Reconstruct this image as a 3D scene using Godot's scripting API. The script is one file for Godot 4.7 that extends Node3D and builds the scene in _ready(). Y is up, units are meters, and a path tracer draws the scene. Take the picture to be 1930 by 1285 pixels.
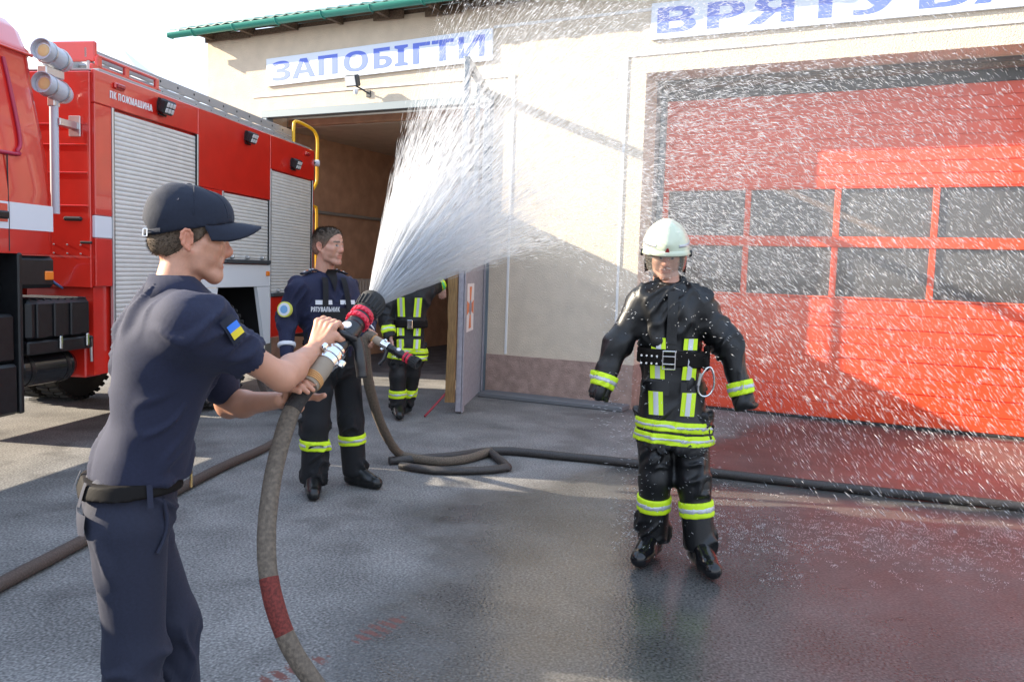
extends Node3D
# A fire station yard: a firefighter sprays a colleague in turnout gear while a second one watches, a red fire engine on the left.

var rng := RandomNumberGenerator.new()
var names := {}
var mats := {}

# ---------------------------------------------------------------- mesh builder
class MB:
	var st := SurfaceTool.new()
	func _init():
		st.begin(Mesh.PRIMITIVE_TRIANGLES)
		st.set_smooth_group(-1)
	func smooth(on: bool):
		st.set_smooth_group(0 if on else -1)
	func tri(a: Vector3, b: Vector3, c: Vector3):
		st.add_vertex(a); st.add_vertex(c); st.add_vertex(b)
	func quad(a: Vector3, b: Vector3, c: Vector3, d: Vector3):
		tri(a, b, c); tri(a, c, d)
	func col(c: Color):
		st.set_color(c)
	# box centred at c, half sizes h, chamfer e, in the frame f
	func box(c: Vector3, s: Vector3, e := 0.0, f := Transform3D()):
		var h := s * 0.5
		e = minf(e, minf(h.x, minf(h.y, h.z)) * 0.9)
		var P := func(x: float, y: float, z: float) -> Vector3: return f * (c + Vector3(x, y, z))
		var a := h - Vector3(e, e, e)
		if e <= 0.0:
			for k in 3:
				for sg in [-1.0, 1.0]:
					var q := []
					for m in [[-1, -1], [1, -1], [1, 1], [-1, 1]]:
						var v := Vector3.ZERO
						v[k] = h[k] * sg
						v[(k + 1) % 3] = h[(k + 1) % 3] * m[0]
						v[(k + 2) % 3] = h[(k + 2) % 3] * m[1]
						q.append(f * (c + v))
					if sg > 0: quad(q[0], q[1], q[2], q[3])
					else: quad(q[3], q[2], q[1], q[0])
			return
		for k in 3:
			var i := (k + 1) % 3
			var j := (k + 2) % 3
			for sg in [-1.0, 1.0]:
				var q := []
				for m in [[-1, -1], [1, -1], [1, 1], [-1, 1]]:
					var v := Vector3.ZERO
					v[k] = h[k] * sg; v[i] = a[i] * m[0]; v[j] = a[j] * m[1]
					q.append(f * (c + v))
				if sg > 0: quad(q[0], q[1], q[2], q[3])
				else: quad(q[3], q[2], q[1], q[0])
			# edges along axis k
			for m in [[1, 1], [-1, 1], [-1, -1], [1, -1]]:
				var v0 := Vector3.ZERO; var v1 := Vector3.ZERO
				v0[i] = h[i] * m[0]; v0[j] = a[j] * m[1]
				v1[i] = a[i] * m[0]; v1[j] = h[j] * m[1]
				var u0 := v0; var u1 := v1
				v0[k] = -a[k]; v1[k] = -a[k]; u0[k] = a[k]; u1[k] = a[k]
				if m[0] * m[1] > 0: quad(f * (c + v0), f * (c + v1), f * (c + u1), f * (c + u0))
				else: quad(f * (c + v0), f * (c + u0), f * (c + u1), f * (c + v1))
		for sx in [-1.0, 1.0]:
			for sy in [-1.0, 1.0]:
				for sz in [-1.0, 1.0]:
					var p: Vector3 = P.call(h.x * sx, a.y * sy, a.z * sz)
					var q2: Vector3 = P.call(a.x * sx, h.y * sy, a.z * sz)
					var r: Vector3 = P.call(a.x * sx, a.y * sy, h.z * sz)
					if sx * sy * sz > 0: tri(p, q2, r)
					else: tri(p, r, q2)
	# tube along points with radii (one or many), uv runs along it
	func tube(pts: Array, r, sides := 10, caps := true, flat := 1.0, flat_dir := Vector3.ZERO):
		smooth(true)
		var n := pts.size()
		var rings := []
		var t0: Vector3 = (pts[1] - pts[0]).normalized()
		var side := t0.cross(Vector3.UP)
		if side.length() < 0.1: side = t0.cross(Vector3.RIGHT)
		if flat_dir != Vector3.ZERO: side = flat_dir - t0 * flat_dir.dot(t0)
		side = side.normalized()
		for i in n:
			var t: Vector3 = (pts[mini(i + 1, n - 1)] - pts[maxi(i - 1, 0)]).normalized()
			side = (side - t * side.dot(t)).normalized()
			var up := t.cross(side)
			var rr: float = r[i] if r is Array else r
			var ring := []
			for k in sides:
				var a := TAU * k / sides
				ring.append(pts[i] + (side * cos(a) * flat + up * sin(a)) * rr)
			rings.append(ring)
		for i in n - 1:
			for k in sides:
				var k2 := (k + 1) % sides
				quad(rings[i][k], rings[i][k2], rings[i + 1][k2], rings[i + 1][k])
		if caps:
			smooth(false)
			for k in range(1, sides - 1):
				tri(rings[0][0], rings[0][k + 1], rings[0][k])
				tri(rings[n - 1][0], rings[n - 1][k], rings[n - 1][k + 1])
	# lathe: profile of (distance along axis, radius)
	func lathe(o: Vector3, ax: Vector3, prof: Array, sides := 20, sharp := true):
		ax = ax.normalized()
		var e0 := ax.cross(Vector3.UP)
		if e0.length() < 0.1: e0 = ax.cross(Vector3.RIGHT)
		e0 = e0.normalized()
		var e1 := ax.cross(e0)
		for i in prof.size() - 1:
			var p: Vector2 = prof[i]; var q: Vector2 = prof[i + 1]
			st.set_smooth_group(i + 1 if sharp else 0)
			for k in sides:
				var a := TAU * k / sides; var b := TAU * (k + 1) / sides
				var da := e0 * cos(a) + e1 * sin(a); var db := e0 * cos(b) + e1 * sin(b)
				var v0 := o + ax * p.x + da * p.y; var v1 := o + ax * p.x + db * p.y
				var w0 := o + ax * q.x + da * q.y; var w1 := o + ax * q.x + db * q.y
				if p.y < 1e-6: tri(v0, w1, w0)
				elif q.y < 1e-6: tri(v0, v1, w0)
				else: quad(v0, v1, w1, w0)
		smooth(false)
	func mesh() -> ArrayMesh:
		st.generate_normals()
		st.index()
		return st.commit()

# ---------------------------------------------------------------- distance field and surface nets
class Field:
	var A := PackedVector3Array()
	var D := PackedVector3Array()
	var IL := PackedFloat32Array()
	var RA := PackedFloat32Array()
	var RB := PackedFloat32Array()
	var W := PackedVector3Array()
	var Q := PackedFloat32Array()
	var SA := PackedVector3Array()
	var SD := PackedVector3Array()
	var SR := PackedFloat32Array()
	var planes: Array[Plane] = []
	var k := 0.02
	var grow := 0.0
	var flat := Vector3.ZERO      # push keeps square to this axis
	func _init(kk := 0.02):
		k = kk
	func cap(a: Vector3, b: Vector3, ra: float, rb := -1.0, w := Vector3.ZERO, q := 1.0):
		A.append(a); D.append(b - a)
		IL.append(1.0 / maxf((b - a).length_squared(), 1e-9))
		RA.append(ra); RB.append(ra if rb < 0 else rb)
		W.append(w.normalized()); Q.append(q)
	func sub(a: Vector3, b: Vector3, r: float):
		SA.append(a); SD.append(b - a); SR.append(r)
	# keep what lies where (p - at) . n < 0
	func cut(n: Vector3, at: Vector3):
		planes.append(Plane(n.normalized(), at))
	func copy(g := 0.0) -> Field:
		var f := Field.new(k)
		f.A = A; f.D = D; f.IL = IL; f.RA = RA; f.RB = RB; f.W = W; f.Q = Q; f.SA = SA; f.SD = SD; f.SR = SR
		f.planes = planes.duplicate(); f.grow = grow + g
		return f
	func prim(i: int, p: Vector3) -> float:
		var o := p - A[i]
		var t := clampf(o.dot(D[i]) * IL[i], 0.0, 1.0)
		o -= D[i] * t
		if Q[i] != 1.0:
			o += W[i] * (o.dot(W[i]) * (Q[i] - 1.0))
		return o.length() - RA[i] - (RB[i] - RA[i]) * t
	func dist(p: Vector3, ids: PackedInt32Array) -> float:
		var d := 1e6
		for i in ids:
			var o := p - A[i]
			var t := clampf(o.dot(D[i]) * IL[i], 0.0, 1.0)
			o -= D[i] * t
			if Q[i] != 1.0:
				o += W[i] * (o.dot(W[i]) * (Q[i] - 1.0))
			var e := o.length() - RA[i] - (RB[i] - RA[i]) * t
			var h := k - absf(d - e)
			d = minf(d, e)
			if h > 0.0: d -= h * h / (4.0 * k)
		d -= grow
		for i in SA.size():
			var o2 := p - SA[i]
			var t2 := clampf(o2.dot(SD[i]) / maxf(SD[i].length_squared(), 1e-9), 0.0, 1.0)
			var e2 := SR[i] - (o2 - SD[i] * t2).length()
			var h2 := 0.006 - absf(d - e2)
			d = maxf(d, e2)
			if h2 > 0.0: d += h2 * h2 / 0.024
		for pl in planes:
			d = maxf(d, pl.distance_to(p))
		return d
	func all() -> PackedInt32Array:
		return PackedInt32Array(range(A.size()))
	# distance without the cuts
	func raw(p: Vector3) -> float:
		var keep := planes
		planes = []
		var d := dist(p, all())
		planes = keep
		return d
	func net(cell: float, out: Dictionary, color = null, push = null):
		var lo := Vector3(1e6, 1e6, 1e6); var hi := -lo
		var qmax := 1.0
		for i in A.size():
			var r := maxf(RA[i], RB[i]) + k + grow + cell * 2.0
			for e in [A[i], A[i] + D[i]]:
				lo = lo.min(e - Vector3(r, r, r)); hi = hi.max(e + Vector3(r, r, r))
			qmax = maxf(qmax, Q[i])
		for pl in planes:     # axis-aligned cuts shrink the grid
			for ax in 3:
				if pl.normal[ax] > 0.999: hi[ax] = minf(hi[ax], pl.d + cell * 3.0)
				if pl.normal[ax] < -0.999: lo[ax] = maxf(lo[ax], -pl.d - cell * 3.0)
		const B := 6
		var nb := Vector3i(((hi - lo) / (cell * B)).ceil()) + Vector3i.ONE
		var nx := nb.x * B + 1; var ny := nb.y * B + 1; var nz := nb.z * B + 1
		var val := PackedFloat32Array(); val.resize(nx * ny * nz); val.fill(1.0)
		var vid := PackedInt32Array(); vid.resize(nx * ny * nz); vid.fill(-1)
		var rad := cell * B * 0.87
		var act: Array[Vector3i] = []
		var every := all()
		for bz in nb.z:
			for by in nb.y:
				for bx in nb.x:
					var c := lo + Vector3(bx + 0.5, by + 0.5, bz + 0.5) * cell * B
					var best := 1e6
					var ds := PackedFloat32Array(); ds.resize(A.size())
					for i in every:
						ds[i] = prim(i, c)
						best = minf(best, ds[i])
					best -= grow
					if best > rad * 1.15 + k: continue
					var ids := PackedInt32Array()
					for i in every:
						if ds[i] - grow < best + k + rad * 2.0 * qmax: ids.append(i)
					var dc := dist(c, ids)
					if absf(dc) > rad * qmax * 1.2 + k:
						if dc < 0.0:
							for z in range(bz * B, bz * B + B + 1):
								for y in range(by * B, by * B + B + 1):
									for x in range(bx * B, bx * B + B + 1):
										val[(z * ny + y) * nx + x] = -1.0
						continue
					act.append(Vector3i(bx, by, bz))
		# sample after the fill, so that shared faces hold true values
		for b in act:
			var c := lo + (Vector3(b) + Vector3(0.5, 0.5, 0.5)) * cell * B
			var best := 1e6
			var ds := PackedFloat32Array(); ds.resize(A.size())
			for i in every:
				ds[i] = prim(i, c); best = minf(best, ds[i])
			var ids := PackedInt32Array()
			for i in every:
				if ds[i] < best + k + rad * 2.0 * qmax: ids.append(i)
			for z in range(b.z * B, b.z * B + B + 1):
				for y in range(b.y * B, b.y * B + B + 1):
					var row := (z * ny + y) * nx
					for x in range(b.x * B, b.x * B + B + 1):
						val[row + x] = dist(lo + Vector3(x, y, z) * cell, ids)
		var V := PackedVector3Array()
		var cells := PackedInt32Array()
		var offs := [0, 1, nx, nx + 1, nx * ny, nx * ny + 1, nx * ny + nx, nx * ny + nx + 1]
		var cor := [Vector3(0, 0, 0), Vector3(1, 0, 0), Vector3(0, 1, 0), Vector3(1, 1, 0), Vector3(0, 0, 1), Vector3(1, 0, 1), Vector3(0, 1, 1), Vector3(1, 1, 1)]
		var edges := [[0, 1], [2, 3], [4, 5], [6, 7], [0, 2], [1, 3], [4, 6], [5, 7], [0, 4], [1, 5], [2, 6], [3, 7]]
		for b in act:
			for z in range(b.z * B, b.z * B + B):
				for y in range(b.y * B, b.y * B + B):
					for x in range(b.x * B, b.x * B + B):
						var at := (z * ny + y) * nx + x
						var m := 0
						for j in 8:
							if val[at + offs[j]] < 0.0: m += 1
						if m == 0 or m == 8: continue
						var s := Vector3.ZERO
						var n := 0
						for e in edges:
							var va := val[at + offs[e[0]]]; var vb := val[at + offs[e[1]]]
							if (va < 0.0) != (vb < 0.0):
								s += (cor[e[0]] as Vector3).lerp(cor[e[1]], va / (va - vb)); n += 1
						vid[at] = V.size()
						V.append(lo + (Vector3(x, y, z) + s / n) * cell)
						cells.append(at)
		var I := PackedInt32Array()
		var steps := [1, nx, nx * ny]
		for at in cells:
			for ax in 3:
				var a := val[at] < 0.0
				if at + steps[ax] >= val.size(): continue
				if a == (val[at + steps[ax]] < 0.0): continue
				var s1: int = steps[(ax + 1) % 3]; var s2: int = steps[(ax + 2) % 3]
				if at - s1 - s2 < 0: continue
				var v0 := vid[at]; var v1 := vid[at - s1]; var v2 := vid[at - s1 - s2]; var v3 := vid[at - s2]
				if v1 < 0 or v2 < 0 or v3 < 0: continue
				if a: I.append_array([v0, v2, v1, v0, v3, v2])
				else: I.append_array([v0, v1, v2, v0, v2, v3])
		var N := normals(V, I)
		if push != null:
			for i in V.size():
				var w := N[i] - flat * N[i].dot(flat)
				V[i] += w.normalized() * float(push.call(V[i], N[i]))
			N = normals(V, I)
		var C := PackedColorArray()
		C.resize(V.size())
		for i in V.size():
			C[i] = color.call(V[i], N[i]) if color != null else Color.WHITE
		var base: int = out.v.size()
		out.v.append_array(V); out.n.append_array(N); out.c.append_array(C)
		for i in I: out.i.append(i + base)
	static func normals(V: PackedVector3Array, I: PackedInt32Array) -> PackedVector3Array:
		var N := PackedVector3Array(); N.resize(V.size())
		for t in range(0, I.size(), 3):
			var f := (V[I[t + 2]] - V[I[t]]).cross(V[I[t + 1]] - V[I[t]])
			N[I[t]] += f; N[I[t + 1]] += f; N[I[t + 2]] += f
		for i in N.size(): N[i] = N[i].normalized()
		return N

func blank() -> Dictionary:
	return {"v": PackedVector3Array(), "n": PackedVector3Array(), "c": PackedColorArray(), "i": PackedInt32Array()}
func bake(o: Dictionary) -> ArrayMesh:
	var a := []
	a.resize(Mesh.ARRAY_MAX)
	a[Mesh.ARRAY_VERTEX] = o.v; a[Mesh.ARRAY_NORMAL] = o.n; a[Mesh.ARRAY_COLOR] = o.c; a[Mesh.ARRAY_INDEX] = o.i
	var m := ArrayMesh.new()
	m.add_surface_from_arrays(Mesh.PRIMITIVE_TRIANGLES, a)
	return m
func netted(f: Field, cell: float, color = null, push = null) -> ArrayMesh:
	var o := blank()
	f.net(cell, o, color, push)
	return bake(o)
# a sheet laid on a field, seen along dir: w by h metres round c, with depth off above it
func patch(f: Field, c: Vector3, ux: Vector3, uy: Vector3, w: float, h: float, off := 0.003, nx := 8, ny := 8, bend = null) -> ArrayMesh:
	var dir := uy.cross(ux).normalized()
	var mb := MB.new()
	mb.smooth(true)
	var g := []
	for j in ny + 1:
		var row := []
		for i in nx + 1:
			var s := Vector2(float(i) / nx - 0.5, float(j) / ny - 0.5)
			if bend != null: s = bend.call(s)
			var p := c + ux * (s.x * w) + uy * (s.y * h) - dir * 0.15
			var p0 := p
			var hit := false
			for k in 30:
				var d := f.raw(p) - off
				p += dir * d * 0.85
				if absf(d) < 0.0006:
					hit = true
					break
			row.append(p if hit and p.distance_to(p0) < 0.32 else p0 + dir * 0.15)
		g.append(row)
	for j in ny:
		for i in nx:
			mb.quad(g[j][i], g[j][i + 1], g[j + 1][i + 1], g[j + 1][i])
	return mb.mesh()

# ---------------------------------------------------------------- nodes
func numbered(called: String) -> String:
	var n: int = names.get(called, 0)
	names[called] = n + 1
	return called if n == 0 else "%s_%03d" % [called, n]
func thing(called: String, label: String, category: String, at := Vector3.ZERO, turn := 0.0, group := "") -> Node3D:
	var o := Node3D.new()
	o.name = numbered(called)
	add_child(o)
	o.position = at
	o.rotation.y = turn
	tag(o, label, category, group)
	return o
func tag(o: Node, label: String, category: String, group := ""):
	o.set_meta("label", label)
	o.set_meta("category", category)
	if group: o.set_meta("group", group)
func part(called: String, mesh: Mesh, m: Material, parent: Node, at := Transform3D()) -> MeshInstance3D:
	var o := MeshInstance3D.new()
	o.name = called
	o.mesh = mesh
	if m: o.material_override = m
	parent.add_child(o, true)
	o.transform = at
	return o
func solo(called: String, mesh: Mesh, m: Material, label: String, category: String, group := "") -> MeshInstance3D:
	var o := part(numbered(called), mesh, m, self)
	tag(o, label, category, group)
	return o
func ground_piece(called: String, mesh: Mesh, m: Material) -> MeshInstance3D:
	var o := part(numbered(called), mesh, m, self)
	o.set_meta("kind", "structure")
	return o
func box_mesh(s: Vector3, e := 0.0) -> ArrayMesh:
	var mb := MB.new()
	mb.box(Vector3.ZERO, s, e)
	return mb.mesh()
func bpart(called: String, c: Vector3, s: Vector3, m: Material, parent: Node, e := 0.004) -> MeshInstance3D:
	return part(called, box_mesh(s, e), m, parent, Transform3D(Basis(), c))
func tpart(called: String, pts: Array, r, m: Material, parent: Node, sides := 10, flat := 1.0, fd := Vector3.ZERO) -> MeshInstance3D:
	var mb := MB.new()
	mb.tube(pts, r, sides, true, flat, fd)
	return part(called, mb.mesh(), m, parent)
func lpart(called: String, o: Vector3, ax: Vector3, prof: Array, m: Material, parent: Node, sides := 20) -> MeshInstance3D:
	var mb := MB.new()
	mb.lathe(o, ax, prof, sides)
	return part(called, mb.mesh(), m, parent)
func curve(pts: Array, per := 8) -> Array:
	var out := []
	for i in pts.size() - 1:
		var a: Vector3 = pts[maxi(i - 1, 0)]; var b: Vector3 = pts[i]; var c: Vector3 = pts[i + 1]; var d: Vector3 = pts[mini(i + 2, pts.size() - 1)]
		for k in per:
			out.append(b.cubic_interpolate(c, a, d, float(k) / per))
	out.append(pts[-1])
	return out
func text(called: String, s: String, size: float, m: Material, parent: Node, at: Transform3D, wide := 1.0, depth := 0.004, bold := true, fit := Vector2.ZERO) -> MeshInstance3D:
	var t := TextMesh.new()
	var f := SystemFont.new()
	f.font_names = PackedStringArray(["Droid Sans"])
	if bold: f.font_weight = 700
	t.font = f
	t.text = s
	t.font_size = 64
	t.pixel_size = size / 64.0
	t.depth = depth
	t.curve_step = 2.0
	var sc := Vector3(wide, 1, 1)
	if fit != Vector2.ZERO:
		var b := t.get_aabb().size
		sc = Vector3(fit.x / b.x, fit.y / b.y, 1)
	return part(called, t, m, parent, at * Transform3D(Basis.from_scale(sc), Vector3.ZERO))

# ---------------------------------------------------------------- materials; colours are linear base colours
func mat(key: String, c := Color.WHITE, rough := 0.6, metal := 0.0) -> StandardMaterial3D:
	if mats.has(key): return mats[key]
	var m := StandardMaterial3D.new()
	m.resource_name = key
	m.albedo_color = c.linear_to_srgb()
	m.roughness = rough
	m.metallic = metal
	mats[key] = m
	return m
func noise_tex(freq: float, lo: float, hi: float, seed_ := 1, normal := false, bump := 4.0, size := 512, kind := FastNoiseLite.TYPE_SIMPLEX_SMOOTH, oct := 4) -> NoiseTexture2D:
	var n := FastNoiseLite.new()
	n.noise_type = kind
	n.seed = seed_
	n.frequency = freq
	n.fractal_octaves = oct
	var t := NoiseTexture2D.new()
	t.width = size; t.height = size
	t.seamless = true
	t.noise = n
	t.as_normal_map = normal
	t.bump_strength = bump
	if not normal:
		var g := Gradient.new()
		g.set_color(0, Color(lo, lo, lo)); g.set_color(1, Color(hi, hi, hi))
		t.color_ramp = g
	return t
func grain(m: StandardMaterial3D, scale: float, alb: Texture2D, nrm: Texture2D = null, ns := 0.5, world := false) -> StandardMaterial3D:
	m.uv1_triplanar = true
	m.uv1_world_triplanar = world
	m.uv1_scale = Vector3.ONE * scale
	if alb: m.albedo_texture = alb
	if nrm:
		m.normal_enabled = true
		m.normal_texture = nrm
		m.normal_scale = ns
	return m

# ---------------------------------------------------------------- scene
func _ready():
	rng.seed = 7
	var cam := Camera3D.new()
	cam.name = "camera"
	cam.position = Vector3(0, 1.57, 0)
	cam.basis = Basis(Vector3.RIGHT, deg_to_rad(-4.8)) * Basis(Vector3.BACK, deg_to_rad(1.85))
	cam.fov = 44.82
	cam.near = 0.05
	cam.far = 600.0
	add_child(cam)
	cam.current = true
	var env := Environment.new()
	env.background_mode = Environment.BG_SKY
	var sky := Sky.new()
	var sm := ProceduralSkyMaterial.new()
	sm.sky_top_color = Color(0.36, 0.47, 0.66).linear_to_srgb()
	sm.sky_horizon_color = Color(0.82, 0.84, 0.87).linear_to_srgb()
	sm.sky_curve = 0.16
	sm.ground_bottom_color = Color(0.16, 0.15, 0.14).linear_to_srgb()
	sm.ground_horizon_color = Color(0.30, 0.29, 0.28).linear_to_srgb()
	sm.sky_energy_multiplier = 1.0
	sky.sky_material = sm
	env.sky = sky
	env.tonemap_mode = Environment.TONE_MAPPER_LINEAR
	env.tonemap_exposure = 2.75
	env.volumetric_fog_enabled = true
	env.volumetric_fog_density = 0.0
	env.sdfgi_enabled = true
	env.ssao_enabled = true
	env.ssil_enabled = true
	var we := WorldEnvironment.new()
	we.name = "environment"
	we.environment = env
	add_child(we)
	var sun := DirectionalLight3D.new()
	sun.name = "sun"
	sun.light_energy = 1.6
	sun.light_color = Color(1.0, 0.88, 0.70).linear_to_srgb()
	sun.light_angular_distance = 0.5
	sun.shadow_enabled = true
	add_child(sun)
	sun.look_at_from_position(Vector3.ZERO, Vector3(1.0, -0.435, 0.12), Vector3.UP)
	make_materials()
	make_ground()
	make_station()
	make_engine()
	make_backdrop()
	make_yard_things()
	make_people()
	make_hoses()
	make_spray()

func make_materials():
	var st := mat("stucco", Color(0.74, 0.62, 0.47), 0.9)
	grain(st, 0.55, noise_tex(0.012, 0.93, 1.0, 3), noise_tex(0.16, 0, 1, 4, true, 3.0), 0.55)
	grain(mat("plinth_stucco", Color(0.50, 0.34, 0.275), 0.9), 0.6, noise_tex(0.02, 0.8, 1.0, 5), noise_tex(0.16, 0, 1, 6, true, 4.0), 0.7)
	mat("trim_white", Color(0.82, 0.80, 0.76), 0.8)
	grain(mat("inner_wall", Color(0.56, 0.34, 0.22), 0.8), 0.4, noise_tex(0.015, 0.85, 1.0, 8))
	grain(mat("inner_ceiling", Color(0.55, 0.47, 0.38), 0.9), 0.4, noise_tex(0.015, 0.9, 1.0, 9))
	mat("steel_frame", Color(0.22, 0.26, 0.28), 0.45, 0.2)
	mat("dark_frame", Color(0.05, 0.055, 0.06), 0.5)
	mat("gutter_green", Color(0.03, 0.26, 0.20), 0.35)
	mat("roof_green", Color(0.04, 0.14, 0.13), 0.5)
	grain(mat("old_wood", Color(0.25, 0.17, 0.11), 0.85), 2.0, noise_tex(0.03, 0.55, 1.0, 12), noise_tex(0.06, 0, 1, 13, true, 5.0), 0.8)
	grain(mat("timber", Color(0.40, 0.225, 0.085), 0.75), 3.0, noise_tex(0.02, 0.65, 1.0, 14), noise_tex(0.05, 0, 1, 15, true, 4.0), 0.5)
	mats.timber.uv1_scale = Vector3(9.0, 0.5, 9.0)
	mat("sign_white", Color(0.78, 0.84, 0.92), 0.45)
	mat("sign_blue", Color(0.13, 0.20, 0.72), 0.45)
	var dr := mat("door_red", Color(0.84, 0.075, 0.018), 0.42)
	grain(dr, 0.7, noise_tex(0.01, 0.94, 1.0, 16), noise_tex(0.1, 0, 1, 17, true, 1.2), 0.25)
	var gl := mat("glass", Color(0.13, 0.125, 0.12, 0.45), 0.03)
	gl.transparency = BaseMaterial3D.TRANSPARENCY_ALPHA
	mat("door_pane", Color(0.07, 0.075, 0.08), 0.08)
	mat("leaf_paint", Color(0.40, 0.37, 0.40), 0.6)
	grain(mats.leaf_paint, 1.2, noise_tex(0.02, 0.86, 1.0, 18))
	mat("poster_white", Color(0.80, 0.74, 0.72), 0.5)
	mat("poster_orange", Color(0.75, 0.20, 0.06), 0.5)
	mat("poster_grey", Color(0.28, 0.26, 0.30), 0.5)
	var tr := mat("truck_red", Color(0.68, 0.022, 0.012), 0.28)
	tr.clearcoat_enabled = true
	tr.clearcoat = 0.8
	tr.clearcoat_roughness = 0.04
	grain(tr, 0.9, noise_tex(0.006, 0.93, 1.0, 20), noise_tex(0.006, 0, 1, 21, true, 1.5, 512, FastNoiseLite.TYPE_SIMPLEX_SMOOTH, 2), 0.10)
	var tw := mat("truck_white", Color(0.80, 0.81, 0.82), 0.3)
	tw.clearcoat_enabled = true
	tw.clearcoat = 0.6
	tw.clearcoat_roughness = 0.05
	mat("stripe_white", Color(0.72, 0.74, 0.78), 0.35)
	var al := mat("shutter_alu", Color(0.74, 0.72, 0.67), 0.34, 0.12)
	grain(al, 0.8, noise_tex(0.01, 0.94, 1.0, 22))
	mat("alu", Color(0.58, 0.58, 0.58), 0.35, 0.8)
	mat("chrome", Color(0.78, 0.78, 0.78), 0.12, 1.0)
	mat("black_plastic", Color(0.012, 0.013, 0.015), 0.42)
	grain(mats.black_plastic, 1.0, noise_tex(0.03, 0.7, 1.0, 23))
	mat("black_gloss", Color(0.012, 0.012, 0.014), 0.18)
	mat("rubber", Color(0.04, 0.038, 0.036), 0.8)
	grain(mats.rubber, 4.0, noise_tex(0.05, 0.6, 1.0, 24))
	mat("amber", Color(0.85, 0.22, 0.02), 0.25)
	mat("lamp_glass", Color(0.80, 0.55, 0.25), 0.15)
	mat("lamp_clear", Color(0.75, 0.75, 0.75), 0.2, 0.3)
	mat("lamp_grey", Color(0.52, 0.55, 0.60), 0.4)
	mat("ladder_alu", Color(0.40, 0.40, 0.40), 0.5, 0.5)
	mat("yellow_paint", Color(0.78, 0.42, 0.01), 0.35)
	mat("rail_white", Color(0.8, 0.8, 0.78), 0.4)
	mat("chassis", Color(0.02, 0.02, 0.022), 0.6)
	mat("hub_grey", Color(0.35, 0.35, 0.36), 0.5, 0.4)
	grain(mat("hose_canvas", Color(0.24, 0.185, 0.135), 0.85), 5.0, noise_tex(0.025, 0.55, 1.0, 25), noise_tex(0.35, 0, 1, 26, true, 6.0), 0.5)
	grain(mat("hose_wet", Color(0.07, 0.06, 0.055), 0.45), 5.0, noise_tex(0.025, 0.55, 1.0, 25), noise_tex(0.35, 0, 1, 26, true, 6.0), 0.4)
	grain(mat("hose_red", Color(0.30, 0.045, 0.03), 0.8), 6.0, noise_tex(0.03, 0.45, 1.0, 27), noise_tex(0.35, 0, 1, 26, true, 6.0), 0.5)
	grain(mat("hose_dark", Color(0.06, 0.05, 0.045), 0.8), 5.0, noise_tex(0.03, 0.5, 1.0, 28), noise_tex(0.35, 0, 1, 26, true, 6.0), 0.5)
	mat("cord", Color(0.55, 0.28, 0.10), 0.8)
	mat("nozzle_red", Color(0.62, 0.02, 0.05), 0.35)
	mat("nozzle_black", Color(0.014, 0.014, 0.016), 0.3)

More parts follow.
